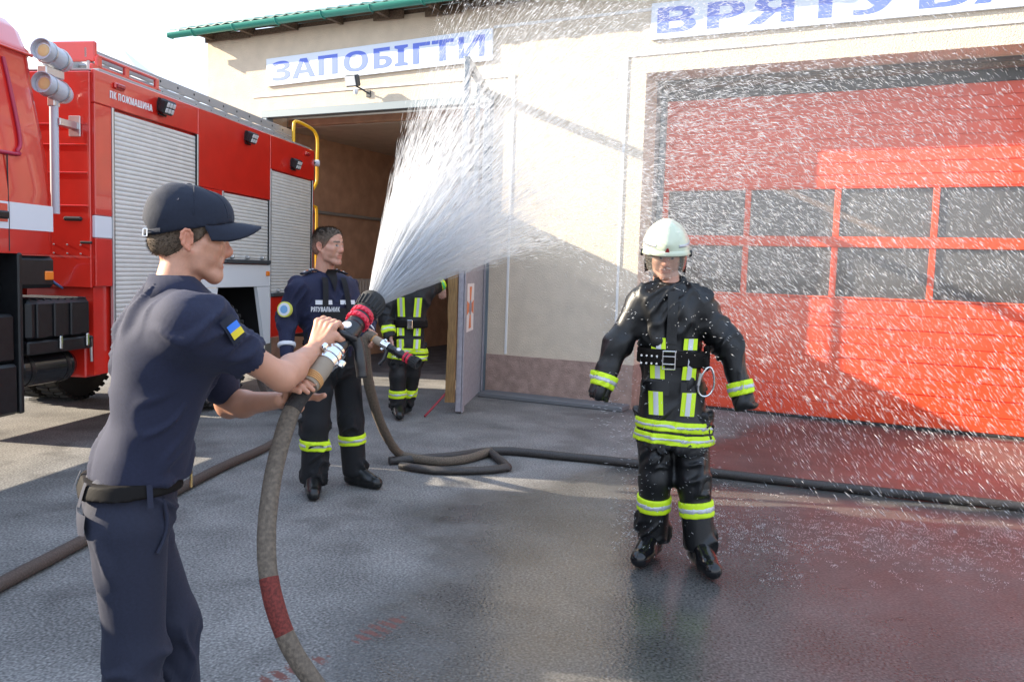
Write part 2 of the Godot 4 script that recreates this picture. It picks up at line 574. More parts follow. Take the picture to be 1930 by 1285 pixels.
func make_ground():
	# the yard: one sheet out to the horizon with a finer one, 26 m square, where the camera looks
	var mb := MB.new()
	mb.quad(Vector3(-220, -0.006, 220), Vector3(220, -0.006, 220), Vector3(220, -0.006, -220), Vector3(-220, -0.006, -220))
	var far := mat("far_asphalt", Color(0.16, 0.16, 0.165), 0.9)
	grain(far, 0.3, noise_tex(0.02, 0.7, 1.0, 31))
	ground_piece("ground", mb.mesh(), far)
	const X0 := -5.6
	const Z0 := -12.3
	const L := 13.2
	const S := 512
	# where the asphalt is wet: round the sprayed figure, out to the right, and in tongues towards the camera
	var n := FastNoiseLite.new()
	n.seed = 5
	n.frequency = 0.9
	n.fractal_octaves = 4
	var n2 := FastNoiseLite.new()
	n2.seed = 9
	n2.frequency = 5.0
	n2.fractal_octaves = 3
	var wet := PackedByteArray(); wet.resize(S * S)
	var rough := PackedByteArray(); rough.resize(S * S)
	for j in S:
		for i in S:
			var x := X0 + L * (i + 0.5) / S
			var z := Z0 + L * (j + 0.5) / S
			# left border of the wet yard, as a line in x for each z
			var edge := -0.62 - 0.10 * (z + 5.0) + 0.34 * n.get_noise_2d(x, z) + 0.08 * n2.get_noise_2d(x, z)
			if z < -5.6: edge += (-5.6 - z) * 0.85
			var w := smoothstep(-0.15, 0.6, x - edge)
			w *= 1.0 - smoothstep(9.0, 10.0, x)
			# thinner film in patches
			var film := 0.5 + 0.5 * n.get_noise_2d(x * 2.0 + 40.0, z * 2.0)
			var damp := smoothstep(0.15, 0.5, n.get_noise_2d(x * 1.6 - 30.0, z * 1.6)) * 0.45
			if x > edge: damp = 0.0
			wet[j * S + i] = int(255 * clampf(maxf(w, damp), 0, 1))
			var r := lerpf(0.92, 0.12 + 0.13 * film, w)
			r += 0.16 * w * smoothstep(1.0, 2.4, x)
			r = lerpf(r, 0.6, damp)
			rough[j * S + i] = int(255 * clampf(r + 0.04 * n2.get_noise_2d(x, z), 0.05, 1))
	const T := 2048
	var mask := Image.create_from_data(S, S, false, Image.FORMAT_L8, wet)
	mask.resize(T, T, Image.INTERPOLATE_CUBIC)
	var mrow := mask.get_data()
	var fine := FastNoiseLite.new()
	fine.seed = 3; fine.frequency = 0.40; fine.fractal_octaves = 2
	var fi := fine.get_image(T, T, false, false, false)
	var coarse := FastNoiseLite.new()
	coarse.seed = 4; coarse.frequency = 0.008; coarse.fractal_octaves = 5
	var ci := coarse.get_image(T, T, false, false, true)
	var fd := fi.get_data(); var cd := ci.get_data()
	var alb := PackedByteArray(); alb.resize(T * T * 3)
	# red paint worn into the asphalt: three short scuffs left of the hose
	var scuffs := [[Vector2(-0.93, -2.95), Vector2(-0.70, -3.22), 0.022], [Vector2(-1.02, -2.78), Vector2(-0.83, -2.86), 0.018], [Vector2(-0.62, -3.35), Vector2(-0.45, -3.62), 0.03]]
	var lutd := PackedByteArray(); lutd.resize(256)
	var k := 0
	for p in T * T:
		var w := mrow[p] / 255.0
		var v := 0.46 + 0.46 * (fd[p] / 255.0 - 0.5) + 0.16 * (cd[p] / 255.0 - 0.5)
		v *= 1.0 - 0.30 * w
		alb[k] = int(clampf(v * 255.0, 0, 255)); alb[k + 1] = int(clampf(v * 250.0, 0, 255)); alb[k + 2] = int(clampf(v * 243.0, 0, 255))
		k += 3
	for sc in scuffs:
		var a: Vector2 = sc[0]; var b: Vector2 = sc[1]
		for s in 1500:
			var t := rng.randf()
			if sin(t * 37.0 + sc[2] * 900.0) < -0.2: continue
			var q: Vector2 = a.lerp(b, t) + Vector2(b.y - a.y, a.x - b.x).normalized() * (rng.randfn() * sc[2] * 0.8 * (0.3 + sin(t * PI)))
			var px := int((q.x - X0) / L * T); var py := int((q.y - Z0) / L * T)
			var at := (py * T + px) * 3
			alb[at] = 112; alb[at + 1] = 70; alb[at + 2] = 62
	# height: asphalt grain, and ripples where water stands
	var hn := FastNoiseLite.new()
	hn.seed = 14; hn.frequency = 0.46; hn.fractal_octaves = 2
	var hi := hn.get_image(T, T, false, false, false)
	var m := StandardMaterial3D.new()
	m.resource_name = "yard_asphalt"
	m.albedo_texture = ImageTexture.create_from_image(Image.create_from_data(T, T, false, Image.FORMAT_RGB8, alb))
	m.roughness = 1.0
	m.roughness_texture = ImageTexture.create_from_image(Image.create_from_data(S, S, false, Image.FORMAT_L8, rough))
	m.heightmap_enabled = true
	m.heightmap_texture = ImageTexture.create_from_image(hi)
	m.heightmap_scale = 0.2
	var yb := MB.new()
	var corners := [Vector3(X0, 0, Z0 + L), Vector3(X0 + L, 0, Z0 + L), Vector3(X0 + L, 0, Z0), Vector3(X0, 0, Z0)]
	var uvs := [Vector2(0, 1), Vector2(1, 1), Vector2(1, 0), Vector2(0, 0)]
	for q in [0, 2, 1, 0, 3, 2]:
		yb.st.set_uv(uvs[q]); yb.st.add_vertex(corners[q])
	yb.st.generate_normals()
	yb.st.generate_tangents()
	ground_piece("yard", yb.st.commit(), m)

# ---------------------------------------------------------------- the fire station; x along the facade, z out of it
const FACE_AT := Vector3(-0.318, 0, -10.49)
const FACE_TURN := -26.0
func make_station():
	var b := thing("fire_station", "cream stucco fire station with open garage bay and red sectional door", "building", FACE_AT, deg_to_rad(FACE_TURN))
	var cream: Material = mats.stucco
	var T := 0.45
	var mb := MB.new()
	# piers and lintels, butted end to end
	for r in [[-4.85, -3.71, 0.52, 3.75], [-4.85, 0.0, 3.75, 4.86], [0.0, 1.95, 0.52, 4.86], [1.95, 7.15, 3.87, 4.86], [7.15, 11.0, 0.52, 4.86]]:
		mb.box(Vector3((r[0] + r[1]) / 2, (r[2] + r[3]) / 2, -T / 2), Vector3(r[1] - r[0], r[3] - r[2], T))
	# side and rear walls
	mb.box(Vector3(-4.74, 2.43, -5.3), Vector3(0.22, 4.86, 9.7))
	part("wall", mb.mesh(), cream, b)
	# deeper reveal of the red door bay
	mb = MB.new()
	mb.box(Vector3(1.80, 1.95, -0.68), Vector3(0.30, 3.9, 0.45))
	mb.box(Vector3(7.30, 1.95, -0.68), Vector3(0.30, 3.9, 0.45))
	mb.box(Vector3(4.55, 4.05, -0.68), Vector3(5.2, 0.36, 0.45))
	part("reveal", mb.mesh(), mat("reveal_grey", Color(0.30, 0.29, 0.29), 0.85), b)
	for r in [[-4.85, -3.71], [0.0, 1.95], [7.15, 11.0]]:
		bpart("plinth", Vector3((r[0] + r[1]) / 2, 0.26, -T / 2 + 0.01), Vector3(r[1] - r[0] - 0.004, 0.52, T + 0.02), mats.plinth_stucco, b, 0)
	bpart("threshold", Vector3(0.98, 0.03, 0.14), Vector3(1.9, 0.06, 0.30), mat("concrete", Color(0.16, 0.16, 0.165), 0.8), b, 0.012)
	# white render bands that frame each bay and run below the eaves
	for r in [[0.255, 0.285, 0.53, 3.95], [-0.9, 0.285, 3.95, 3.975], [-3.95, -0.9, 3.95, 3.975], [1.70, 1.73, 0.53, 4.06], [1.70, 7.4, 4.06, 4.085], [-0.03, 2.0, 4.55, 4.585]]:
		var c := Vector3((r[0] + r[1]) / 2, (r[2] + r[3]) / 2, 0.006)
		bpart("render_band", c, Vector3(r[1] - r[0], r[3] - r[2], 0.016), mats.trim_white, b, 0.003)
	# interior of the open bay
	var room := MB.new()
	room.box(Vector3(-3.97, 1.9, -4.6), Vector3(0.12, 3.8, 8.3))
	room.box(Vector3(1.2, 1.9, -4.6), Vector3(0.12, 3.8, 8.3))
	room.box(Vector3(-1.4, 1.9, -8.7), Vector3(5.2, 3.8, 0.12))
	part("inner_wall", room.mesh(), mats.inner_wall, b)
	bpart("ceiling", Vector3(-1.4, 3.66, -4.62), Vector3(5.02, 0.12, 8.1), mats.inner_ceiling, b, 0)
	bpart("beam", Vector3(-1.85, 3.66, -0.51), Vector3(3.7, 0.10, 0.10), mats.inner_wall, b, 0.01)
	tpart("pipe", [Vector3(-3.87, 2.42, -0.6), Vector3(-3.87, 2.42, -8.5)], 0.028, mat("grey_pipe", Color(0.28, 0.27, 0.25), 0.5), b, 8)
	# room behind the red door, so that its panes look into a dark hall
	var hall := MB.new()
	hall.box(Vector3(4.6, 1.95, -7.5), Vector3(6.6, 3.9, 0.12))
	hall.box(Vector3(7.9, 1.95, -4.2), Vector3(0.12, 3.9, 6.6))
	hall.box(Vector3(4.6, 3.96, -4.2), Vector3(6.6, 0.12, 6.6))
	part("hall_wall", hall.mesh(), mats.inner_wall, b)
	# steel frames of the bays
	var fr := MB.new()
	fr.box(Vector3(-1.855, 3.69, 0.02), Vector3(3.71, 0.10, 0.14), 0.006)
	fr.box(Vector3(-3.66, 1.82, 0.02), Vector3(0.10, 3.64, 0.14), 0.006)
	fr.box(Vector3(-0.045, 1.82, -0.05), Vector3(0.09, 3.64, 0.10), 0.006)
	part("bay_frame", fr.mesh(), mats.steel_frame, b)
	make_leaf(b)
	make_sectional_door(b)
	make_roof(b)

func make_leaf(b: Node3D):
	# swung out a little past square; x runs from the hinge to the free edge
	var leaf := Node3D.new()
	leaf.name = "gate_leaf"
	b.add_child(leaf)
	leaf.position = Vector3(-0.10, 0, -0.02)
	leaf.rotation.y = deg_to_rad(-70.0)
	var L := 1.62
	var steel: Material = mats.steel_frame
	var z := 0.0
	bpart("stile", Vector3(L - 0.06, 3.10, z), Vector3(0.12, 1.44, 0.06), steel, leaf)
	bpart("stile", Vector3(L - 0.06, 1.20, z), Vector3(0.12, 2.356, 0.06), mats.leaf_paint, leaf)
	bpart("stile", Vector3(0.05, 1.92, z), Vector3(0.10, 3.80, 0.06), steel, leaf)
	bpart("stile", Vector3(0.79, 3.06, z), Vector3(0.05, 1.32, 0.05), steel, leaf)
	bpart("rail", Vector3(L / 2 - 0.01, 3.77, z), Vector3(L - 0.22, 0.10, 0.06), steel, leaf)
	bpart("rail", Vector3(L / 2 - 0.01, 2.37, z), Vector3(L - 0.22, 0.06, 0.06), steel, leaf)
	bpart("panel", Vector3(L / 2 - 0.01, 1.19, -0.012), Vector3(L - 0.225, 2.29, 0.035), mats.leaf_paint, leaf, 0.003)
	# the sheet's outer strip covers the free stile
	bpart("cover_strip", Vector3(L - 0.07, 1.19, -0.042), Vector3(0.14, 2.36, 0.012), mats.leaf_paint, leaf, 0.002)
	bpart("cover_strip", Vector3(0.07, 1.19, -0.042), Vector3(0.14, 2.36, 0.012), mats.leaf_paint, leaf, 0.002)
	for y in [0.35, 1.9, 3.4]:
		lpart("hinge", Vector3(-0.02, y, 0.0), Vector3.UP, [Vector2(-0.09, 0), Vector2(-0.09, 0.022), Vector2(0.09, 0.022), Vector2(0.09, 0)], steel, leaf, 10)
	# timber brace screwed to the inner side of the free edge, rough-sawn
	var mb := MB.new()
	var prof := []
	for k in 15:
		var y := 0.13 + 1.66 * k / 14.0
		prof.append([L + 0.015 * sin(y * 3.0) + rng.randf_range(-0.006, 0.006), y, 0.075 - 0.012 * sin(y * 2.1) + rng.randf_range(-0.004, 0.004)])
	for k in 14:
		var p0 = prof[k]; var p1 = prof[k + 1]
		var c := func(p, sx: int, sz: int) -> Vector3: return Vector3(p[0] + (0.055 if sx else -0.02), p[1], 0.035 + (p[2] * 1.4 if sz else 0.0))
		mb.quad(c.call(p0, 0, 0), c.call(p0, 1, 0), c.call(p1, 1, 0), c.call(p1, 0, 0))
		mb.quad(c.call(p0, 1, 0), c.call(p0, 1, 1), c.call(p1, 1, 1), c.call(p1, 1, 0))
		mb.quad(c.call(p0, 1, 1), c.call(p0, 0, 1), c.call(p1, 0, 1), c.call(p1, 1, 1))
		mb.quad(c.call(p0, 0, 1), c.call(p0, 0, 0), c.call(p1, 0, 0), c.call(p1, 0, 1))
		if k == 0: mb.quad(c.call(p0, 0, 1), c.call(p0, 1, 1), c.call(p0, 1, 0), c.call(p0, 0, 0))
		if k == 13: mb.quad(c.call(p1, 0, 0), c.call(p1, 1, 0), c.call(p1, 1, 1), c.call(p1, 0, 1))
	part("timber_brace", mb.mesh(), mats.timber, leaf)
	var f := b.transform * leaf.transform
	# the poster stuck to the outside of the leaf
	var po := thing("poster", "white poster with an orange cross emblem on the open gate leaf", "poster")
	po.transform = f * Transform3D(Basis(Vector3.UP, PI), Vector3(1.19, 1.15, -0.036))
	bpart("sheet", Vector3.ZERO, Vector3(0.52, 0.54, 0.004), mats.poster_white, po, 0)
	var cr := MB.new()
	for k in 4:
		var r := Basis(Vector3.BACK, PI / 2 * k)
		cr.quad(r * Vector3(-0.03, 0.03, 0.0035), r * Vector3(0.03, 0.03, 0.0035), r * Vector3(0.085, 0.235, 0.0035), r * Vector3(-0.085, 0.235, 0.0035))
	part("cross_print", cr.mesh(), mats.poster_orange, po)
	lpart("emblem_print", Vector3(0, 0, 0.003), Vector3.BACK, [Vector2(0, 0.085), Vector2(0.0022, 0.085), Vector2(0.0022, 0)], mats.poster_grey, po, 24)
	# drop bolt that rests on the yard
	var rod := thing("prop_rod", "thin dark red prop rod leaning from the gate leaf to the ground", "rod")
	tpart("shaft", [Vector3(-0.90, 0.012, -8.66), f * Vector3(L - 0.1, 0.32, 0.06)], 0.012, mat("rod_red", Color(0.28, 0.02, 0.03), 0.5), rod, 8)

func make_sectional_door(b: Node3D):
	var d := Node3D.new()
	d.name = "sectional_door"
	b.add_child(d)
	d.position = Vector3(2.03, 0, -0.66)
	var red: Material = mats.door_red
	var Wd := 5.04
	# five ribbed panels below and two above the glazed sections, each with four shallow ribs
	var rows := [[0.03, 0.375], [0.375, 0.72], [0.72, 1.065], [1.065, 1.385], [2.615, 3.15], [3.15, 3.67]]
	for r in rows:
		var n := 2 if r[1] - r[0] < 0.4 else 4
		var h: float = (r[1] - r[0] - 0.006) / n
		var mb := MB.new()
		for k in n:
			mb.box(Vector3(Wd / 2, r[0] + 0.003 + h * (k + 0.5), 0.0), Vector3(Wd, h - 0.007, 0.04), 0.005)
		mb.box(Vector3(Wd / 2, (r[0] + r[1]) / 2, -0.012), Vector3(Wd - 0.004, r[1] - r[0], 0.036))
		part("panel", mb.mesh(), red, d)
	var hs := [[1.385, 1.41], [1.955, 2.075], [2.60, 2.615]]
	for r in hs:
		bpart("rail", Vector3(Wd / 2, (r[0] + r[1]) / 2, 0.002), Vector3(Wd, r[1] - r[0] - 0.002, 0.05), red, d, 0.006)
	for r in [[1.41, 1.955], [2.075, 2.60]]:
		var y0: float = r[0]; var y1: float = r[1]
		for k in 6:
			var x := [0.03, 1.01, 1.99, 2.97, 3.95, 5.01][k] as float
			bpart("mullion", Vector3(x, (y0 + y1) / 2, 0.0), Vector3(0.065, y1 - y0, 0.045), red, d, 0.005)
			if k < 5:
				var x2 := [0.03, 1.01, 1.99, 2.97, 3.95, 5.01][k + 1] as float
				bpart("pane", Vector3((x + x2) / 2, (y0 + y1) / 2, -0.012), Vector3(x2 - x - 0.07, y1 - y0 - 0.006, 0.012), mats.glass, d, 0)
	# dark track and seal round the door
	bpart("head_seal", Vector3(Wd / 2, 3.77, -0.005), Vector3(Wd + 0.05, 0.19, 0.06), mats.dark_frame, d)
	bpart("head_rail", Vector3(Wd / 2, 3.80, 0.16), Vector3(Wd, 0.05, 0.09), mats.old_wood, d)
	bpart("side_track", Vector3(-0.035, 1.9, 0.02), Vector3(0.065, 3.75, 0.09), mats.steel_frame, d)
	bpart("side_track", Vector3(Wd + 0.035, 1.9, 0.02), Vector3(0.065, 3.75, 0.09), mats.steel_frame, d)
	bpart("bottom_seal", Vector3(Wd / 2, 0.016, 0.0), Vector3(Wd, 0.028, 0.05), mats.rubber, d)

func make_roof(b: Node3D):
	var r := Node3D.new()
	r.name = "roof"
	b.add_child(r)
	# corrugated sheet, wave runs along the eaves; its edge shows above the gutter
	var mb := MB.new()
	mb.smooth(true)
	var n := 260
	var prev := []
	for i in n + 1:
		var x := -5.20 + 16.3 * i / n
		var w := 0.014 * sin(x * TAU / 0.18)
		var col := []
		for p in [Vector2(0.38, 4.935), Vector2(0.0, 5.05), Vector2(-4.5, 6.35)]:
			col.append(Vector3(x, p.y + w, p.x))
		if i:
			for k in 2: mb.quad(prev[k], col[k], col[k + 1], prev[k + 1])
			mb.quad(col[0], prev[0], prev[0] - Vector3(0, 0.018, 0), col[0] - Vector3(0, 0.018, 0))
		prev = col
	part("roof_sheet", mb.mesh(), mats.roof_green, r)
	# half-round gutter on brackets
	var g := MB.new()
	g.smooth(true)
	for i in 18:
		var a := PI * i / 18.0; var a2 := PI * (i + 1) / 18.0
		var p := Vector3(0, -sin(a) * 0.07, cos(a) * 0.065 + 0.34); var q := Vector3(0, -sin(a2) * 0.07, cos(a2) * 0.065 + 0.34)
		var o := Vector3(-5.24, 4.89, 0); var e := Vector3(11.0, 4.95, 0)
		g.quad(o + p, o + q, e + q, e + p)
	part("gutter", g.mesh(), mats.gutter_green, r)
	bpart("gutter_end", Vector3(-5.24, 4.858, 0.34), Vector3(0.008, 0.066, 0.12), mats.gutter_green, r, 0)
	var x := -4.75
	while x < 8.0:
		var pts := []
		for i in 9:
			var a := PI * i / 8.0
			pts.append(Vector3(x, 4.91 + 0.0037 * x - sin(a) * 0.075, cos(a) * 0.07 + 0.34))
		tpart("gutter_bracket", pts, 0.011, mats.gutter_green, r, 6)
		x += 0.78
	# rafter tails and a broken soffit
	x = -4.7
	while x < 8.0:
		bpart("rafter", Vector3(x, 4.87, 0.16), Vector3(0.06, 0.09, 0.30), mats.old_wood, r, 0.004)
		x += 0.78
	x = -4.85
	while x < 8.0:
		var w := rng.randf_range(0.3, 0.75)
		if rng.randf() < 0.8:
			var o := bpart("fascia_board", Vector3(x + w / 2, 4.85 + rng.randf_range(-0.012, 0.012), 0.04 + rng.randf_range(0, 0.03)), Vector3(w - 0.006, rng.randf_range(0.08, 0.12), 0.025), mats.old_wood, r, 0.003)
			o.rotation.z = rng.randf_range(-0.02, 0.02)
		x += w
	bpart("soffit", Vector3(3.0, 4.93, 0.16), Vector3(16.2, 0.015, 0.30), mats.old_wood, r, 0)
	bpart("wall_plate", Vector3(3.0, 4.89, -0.22), Vector3(15.7, 0.06, 0.42), mats.old_wood, r, 0)
	# hipped gable at the end
	var ga := MB.new()
	ga.quad(Vector3(-4.85, 4.86, -0.02), Vector3(-4.85, 4.98, -0.02), Vector3(-4.85, 6.22, -4.5), Vector3(-4.85, 4.86, -9.8))
	part("gable", ga.mesh(), mats.stucco, r)

# ---------------------------------------------------------------- the fire engine; x runs to its rear, z out of the side we see, the body's front corner at the origin
func truck_wheel(t: Node3D, at: Vector3, outer: float):
	var w := Node3D.new()
	w.name = "wheel"
	t.add_child(w, true)
	w.position = at
	var mb := MB.new()
	var R := 0.565
	mb.lathe(Vector3.ZERO, Vector3.BACK, [Vector2(-0.15, 0.27), Vector2(-0.155, 0.40), Vector2(-0.13, 0.53), Vector2(-0.10, R - 0.02), Vector2(0.10, R - 0.02), Vector2(0.13, 0.53), Vector2(0.155, 0.40), Vector2(0.15, 0.27)], 40)
	for k in 36:
		var b := Basis(Vector3.BACK, TAU * k / 36)
		for sgn in [-1.0, 1.0]:
			mb.box(Vector3(0, R - 0.012, 0.075 * sgn), Vector3(0.052, 0.034, 0.13), 0.005, Transform3D(b * Basis(Vector3.UP, 0.25 * sgn), Vector3.ZERO))
	part("tyre", mb.mesh(), mats.rubber, w)
	lpart("rim", Vector3.ZERO, Vector3.BACK * outer, [Vector2(-0.14, 0.275), Vector2(0.14, 0.285), Vector2(0.15, 0.26), Vector2(0.04, 0.235), Vector2(0.02, 0.16), Vector2(0.10, 0.13), Vector2(0.13, 0.10), Vector2(0.13, 0.0)], mats.hub_grey, w, 32)

func shutter(t: Node3D, x0: float, x1: float, y0: float, y1: float):
	var s := Node3D.new()
	s.name = "roller_shutter"
	t.add_child(s, true)
	var mb := MB.new()
	var pitch := 0.0375
	var y := y0 + 0.02
	while y < y1 - 0.02:
		var h := minf(pitch, y1 - 0.01 - y)
		# each slat bulges a little and ends in a recessed joint
		var pts := [Vector2(y, -0.0165), Vector2(y + 0.0025, -0.0115), Vector2(y + h * 0.5, -0.0105), Vector2(y + h - 0.002, -0.0115), Vector2(y + h, -0.0165)]
		mb.smooth(true)
		for k in 4:
			mb.quad(Vector3(x0 + 0.02, pts[k].x, pts[k].y), Vector3(x1 - 0.02, pts[k].x, pts[k].y), Vector3(x1 - 0.02, pts[k + 1].x, pts[k + 1].y), Vector3(x0 + 0.02, pts[k + 1].x, pts[k + 1].y))
		y += pitch
	var sl := part("slats", mb.mesh(), mats.shutter_alu, s)
	sl.set_meta("kind", "stuff")
	for x in [x0 + 0.012, x1 - 0.012]:
		bpart("guide_rail", Vector3(x, (y0 + y1) / 2, -0.006), Vector3(0.024, y1 - y0, 0.03), mats.alu, s, 0.003)
	bpart("dark_seal", Vector3(x0 + 0.028, (y0 + y1) / 2, -0.006), Vector3(0.008, y1 - y0, 0.022), mats.rubber, s, 0)
	bpart("dark_seal", Vector3(x1 - 0.028, (y0 + y1) / 2, -0.006), Vector3(0.008, y1 - y0, 0.022), mats.rubber, s, 0)
	bpart("lift_bar", Vector3((x0 + x1) / 2, y0 + 0.028, 0.014), Vector3(x1 - x0 - 0.05, 0.045, 0.035), mats.dark_frame, s, 0.008)
	for k in 3:
		lpart("latch", Vector3(x0 + (x1 - x0) * (0.18 + 0.32 * k), y0 + 0.075, 0.005), Vector3.BACK, [Vector2(-0.01, 0.022), Vector2(0.02, 0.022), Vector2(0.028, 0.012), Vector2(0.028, 0)], mats.alu, s, 12)

func scene_lamp(t: Node3D, at: Vector3, s := 1.0):
	var l := Node3D.new()
	l.name = "work_lamp"
	t.add_child(l, true)
	l.position = at
	l.rotation.x = 0.35
	l.scale = Vector3.ONE * s
	var mb := MB.new()
	mb.box(Vector3(0, 0, 0.03), Vector3(0.15, 0.12, 0.075), 0.015)
	for k in 5:
		mb.box(Vector3(-0.055 + 0.0275 * k, 0.0, -0.02), Vector3(0.006, 0.11, 0.03))
	part("housing", mb.mesh(), mats.black_plastic, l)
	for i in 3:
		for j in 2:
			bpart("lens", Vector3(-0.043 + 0.043 * i, -0.024 + 0.048 * j, 0.066), Vector3(0.036, 0.04, 0.012), mats.lamp_clear, l, 0.005)
	bpart("bracket", Vector3(0, -0.075, 0.0), Vector3(0.10, 0.016, 0.05), mats.black_plastic, l)

func make_engine():
	var t := thing("fire_engine", "red and white fire engine with roller shutters, roof ladder and yellow handrail", "fire engine", Vector3(-3.35, 0, -6.63), deg_to_rad(80.69))
	var red: Material = mats.truck_red
	var white: Material = mats.truck_white
	# --- body: an inner box that holds the lockers, and the skin on it in panels
	var core := MB.new()
	core.box(Vector3(2.17, 2.19, -1.25), Vector3(4.30, 1.68, 2.42))
	for z in [-0.34, -2.16]:
		core.box(Vector3(0.79, 0.985, z), Vector3(1.54, 0.726, 0.60))
		core.box(Vector3(3.71, 1.02, z), Vector3(1.22, 0.656, 0.60))
	part("body_core", core.mesh(), red, t)
	var pan := func(called: String, x0: float, x1: float, y0: float, y1: float, m: Material):
		bpart(called, Vector3((x0 + x1) / 2, (y0 + y1) / 2, -0.016), Vector3(x1 - x0 - 0.003, y1 - y0 - 0.003, 0.034), m, t, 0.006)
	pan.call("side_panel", 0.0, 1.52, 2.79, 3.05, red)
	pan.call("side_panel", 1.52, 3.07, 2.30, 3.05, red)
	pan.call("side_panel", 3.07, 4.33, 2.66, 3.05, red)
	pan.call("side_panel", 0.0, 0.21, 1.91, 2.79, red)
	pan.call("stripe_panel", 0.0, 0.21, 1.73, 1.91, mats.stripe_white)
	pan.call("side_panel", 0.0, 0.21, 1.34, 1.73, red)
	pan.call("side_panel", 0.21, 1.52, 0.62, 0.80, red)
	pan.call("side_panel", 1.52, 1.98, 1.56, 2.30, red)
	pan.call("white_panel", 1.52, 3.10, 1.305, 1.555, white)
	pan.call("side_panel", 3.10, 4.33, 0.70, 1.18, red)
	pan.call("side_panel", 4.29, 4.33, 1.18, 2.66, red)
	for q in [[[1.52, 1.303], [1.52, 0.62], [1.74, 0.62], [1.90, 1.303]], [[2.76, 1.303], [2.95, 0.64], [3.098, 0.64], [3.098, 1.303]]]:
		var arch := MB.new()
		var c := []
		for p in q: c.append(Vector3(p[0], p[1], 0.001))
		var bk := []
		for p in q: bk.append(Vector3(p[0], p[1], -0.04))
		arch.quad(c[0], c[1], c[2], c[3])
		for k in 4: arch.quad(c[(k + 1) % 4], c[k], bk[k], bk[(k + 1) % 4])
		part("wheel_arch", arch.mesh(), white, t)
	bpart("wheel_well", Vector3(2.33, 1.0, -0.80), Vector3(1.5, 0.66, 0.03), mats.chassis, t, 0)
	bpart("well_side", Vector3(3.085, 0.98, -0.36), Vector3(0.02, 0.70, 0.62), mats.chassis, t, 0)
	bpart("well_side", Vector3(1.575, 0.98, -0.36), Vector3(0.02, 0.70, 0.62), mats.chassis, t, 0)
	bpart("well_roof", Vector3(2.33, 1.325, -0.36), Vector3(1.5, 0.03, 0.60), mats.chassis, t, 0)
	shutter(t, 0.21, 1.52, 0.80, 2.79)
	shutter(t, 1.98, 3.07, 1.556, 2.30)
	shutter(t, 3.07, 4.29, 1.18, 2.66)
	bpart("side_marker", Vector3(3.01, 1.455, 0.008), Vector3(0.075, 0.055, 0.02), mats.amber, t, 0.006)
	text("lettering", "ПК ПОЖМАШИНА", 0.082, mat("letter_white", Color(0.82, 0.82, 0.82), 0.5), t, Transform3D(Basis(), Vector3(0.475, 2.892, 0.004)), 0.82, 0.003)
	scene_lamp(t, Vector3(0.90, 2.94, 0.03), 1.05)
	scene_lamp(t, Vector3(2.50, 2.93, 0.03), 1.0)
	scene_lamp(t, Vector3(3.66, 2.80, 0.03), 1.0)
	for x in [0.30, 4.08]:
		var m := Node3D.new()
		m.name = "marker_lamp"
		t.add_child(m, true)
		m.position = Vector3(x, 2.975, 0.0)
		bpart("base", Vector3(0, 0, 0.01), Vector3(0.13, 0.05, 0.025), mats.truck_red, m, 0.01)
		bpart("lens", Vector3(0.0, 0.0, 0.028), Vector3(0.10, 0.036, 0.02), mat("lamp_red", Color(0.35, 0.01, 0.02), 0.2), m, 0.008)
	tpart("rear_lamp_stalk", [Vector3(4.33, 2.90, -0.02), Vector3(4.40, 2.90, 0.02)], 0.014, mats.rubber, t, 8)
	lpart("rear_lamp", Vector3(4.40, 2.90, 0.01), Vector3(0.4, 0, 1), [Vector2(-0.03, 0), Vector2(-0.03, 0.04), Vector2(0.02, 0.045), Vector2(0.035, 0.03), Vector2(0.035, 0)], mats.lamp_grey, t, 14)
	# front face of the body: folded sheet with grab ridges and rivets
	bpart("front_panel", Vector3(-0.003, 2.18, -1.23), Vector3(0.03, 1.70, 2.40), red, t, 0.006)
	for y in [1.98, 2.24, 2.46, 2.62]:
		bpart("front_ridge", Vector3(-0.019, y, -0.60), Vector3(0.008, 0.012, 1.1), red, t, 0.003)
	for k in 8:
		lpart("rivet", Vector3(-0.018, 1.60 + 0.07 * (k % 2), -0.12 - 0.12 * (k / 2)), Vector3.LEFT, [Vector2(0, 0.008), Vector2(0.004, 0.006), Vector2(0.005, 0)], mats.alu, t, 8)
	bpart("grab_handle", Vector3(-0.05, 1.875, -0.16), Vector3(0.035, 0.035, 0.16), mats.black_plastic, t, 0.012)
	bpart("grab_handle", Vector3(-0.045, 1.69, -0.05), Vector3(0.03, 0.022, 0.10), mats.black_plastic, t, 0.008)
	bpart("roof_deck", Vector3(2.17, 3.056, -1.25), Vector3(4.26, 0.008, 2.40), mats.ladder_alu, t, 0)
	# --- ladder and its red cradle on the roof
	var ld := Node3D.new()
	ld.name = "roof_ladder"
	t.add_child(ld)
	for row in 2:
		for z in [-0.20, -0.60]:
			var mb := MB.new()
			mb.box(Vector3(2.15, 3.125 + 0.105 * row, z - 0.02 * row), Vector3(3.9, 0.085, 0.028), 0.005)
			part("rail", mb.mesh(), mats.ladder_alu, ld)
		for k in 13:
			tpart("rung", [Vector3(0.35 + 0.29 * k, 3.125 + 0.105 * row, -0.192 - 0.02 * row), Vector3(0.35 + 0.29 * k, 3.125 + 0.105 * row, -0.60 - 0.02 * row)], 0.016, mats.ladder_alu, ld, 8)
			lpart("rung_end", Vector3(0.35 + 0.29 * k, 3.125 + 0.105 * row, -0.186 - 0.02 * row), Vector3.BACK, [Vector2(0, 0.013), Vector2(0.002, 0.012), Vector2(0.002, 0)], mats.chassis, ld, 8)
	var cr := MB.new()
	cr.box(Vector3(0.60, 3.10, -0.12), Vector3(0.95, 0.05, 0.03), 0.008)
	cr.box(Vector3(0.60, 3.20, -0.12), Vector3(0.80, 0.028, 0.03), 0.008)
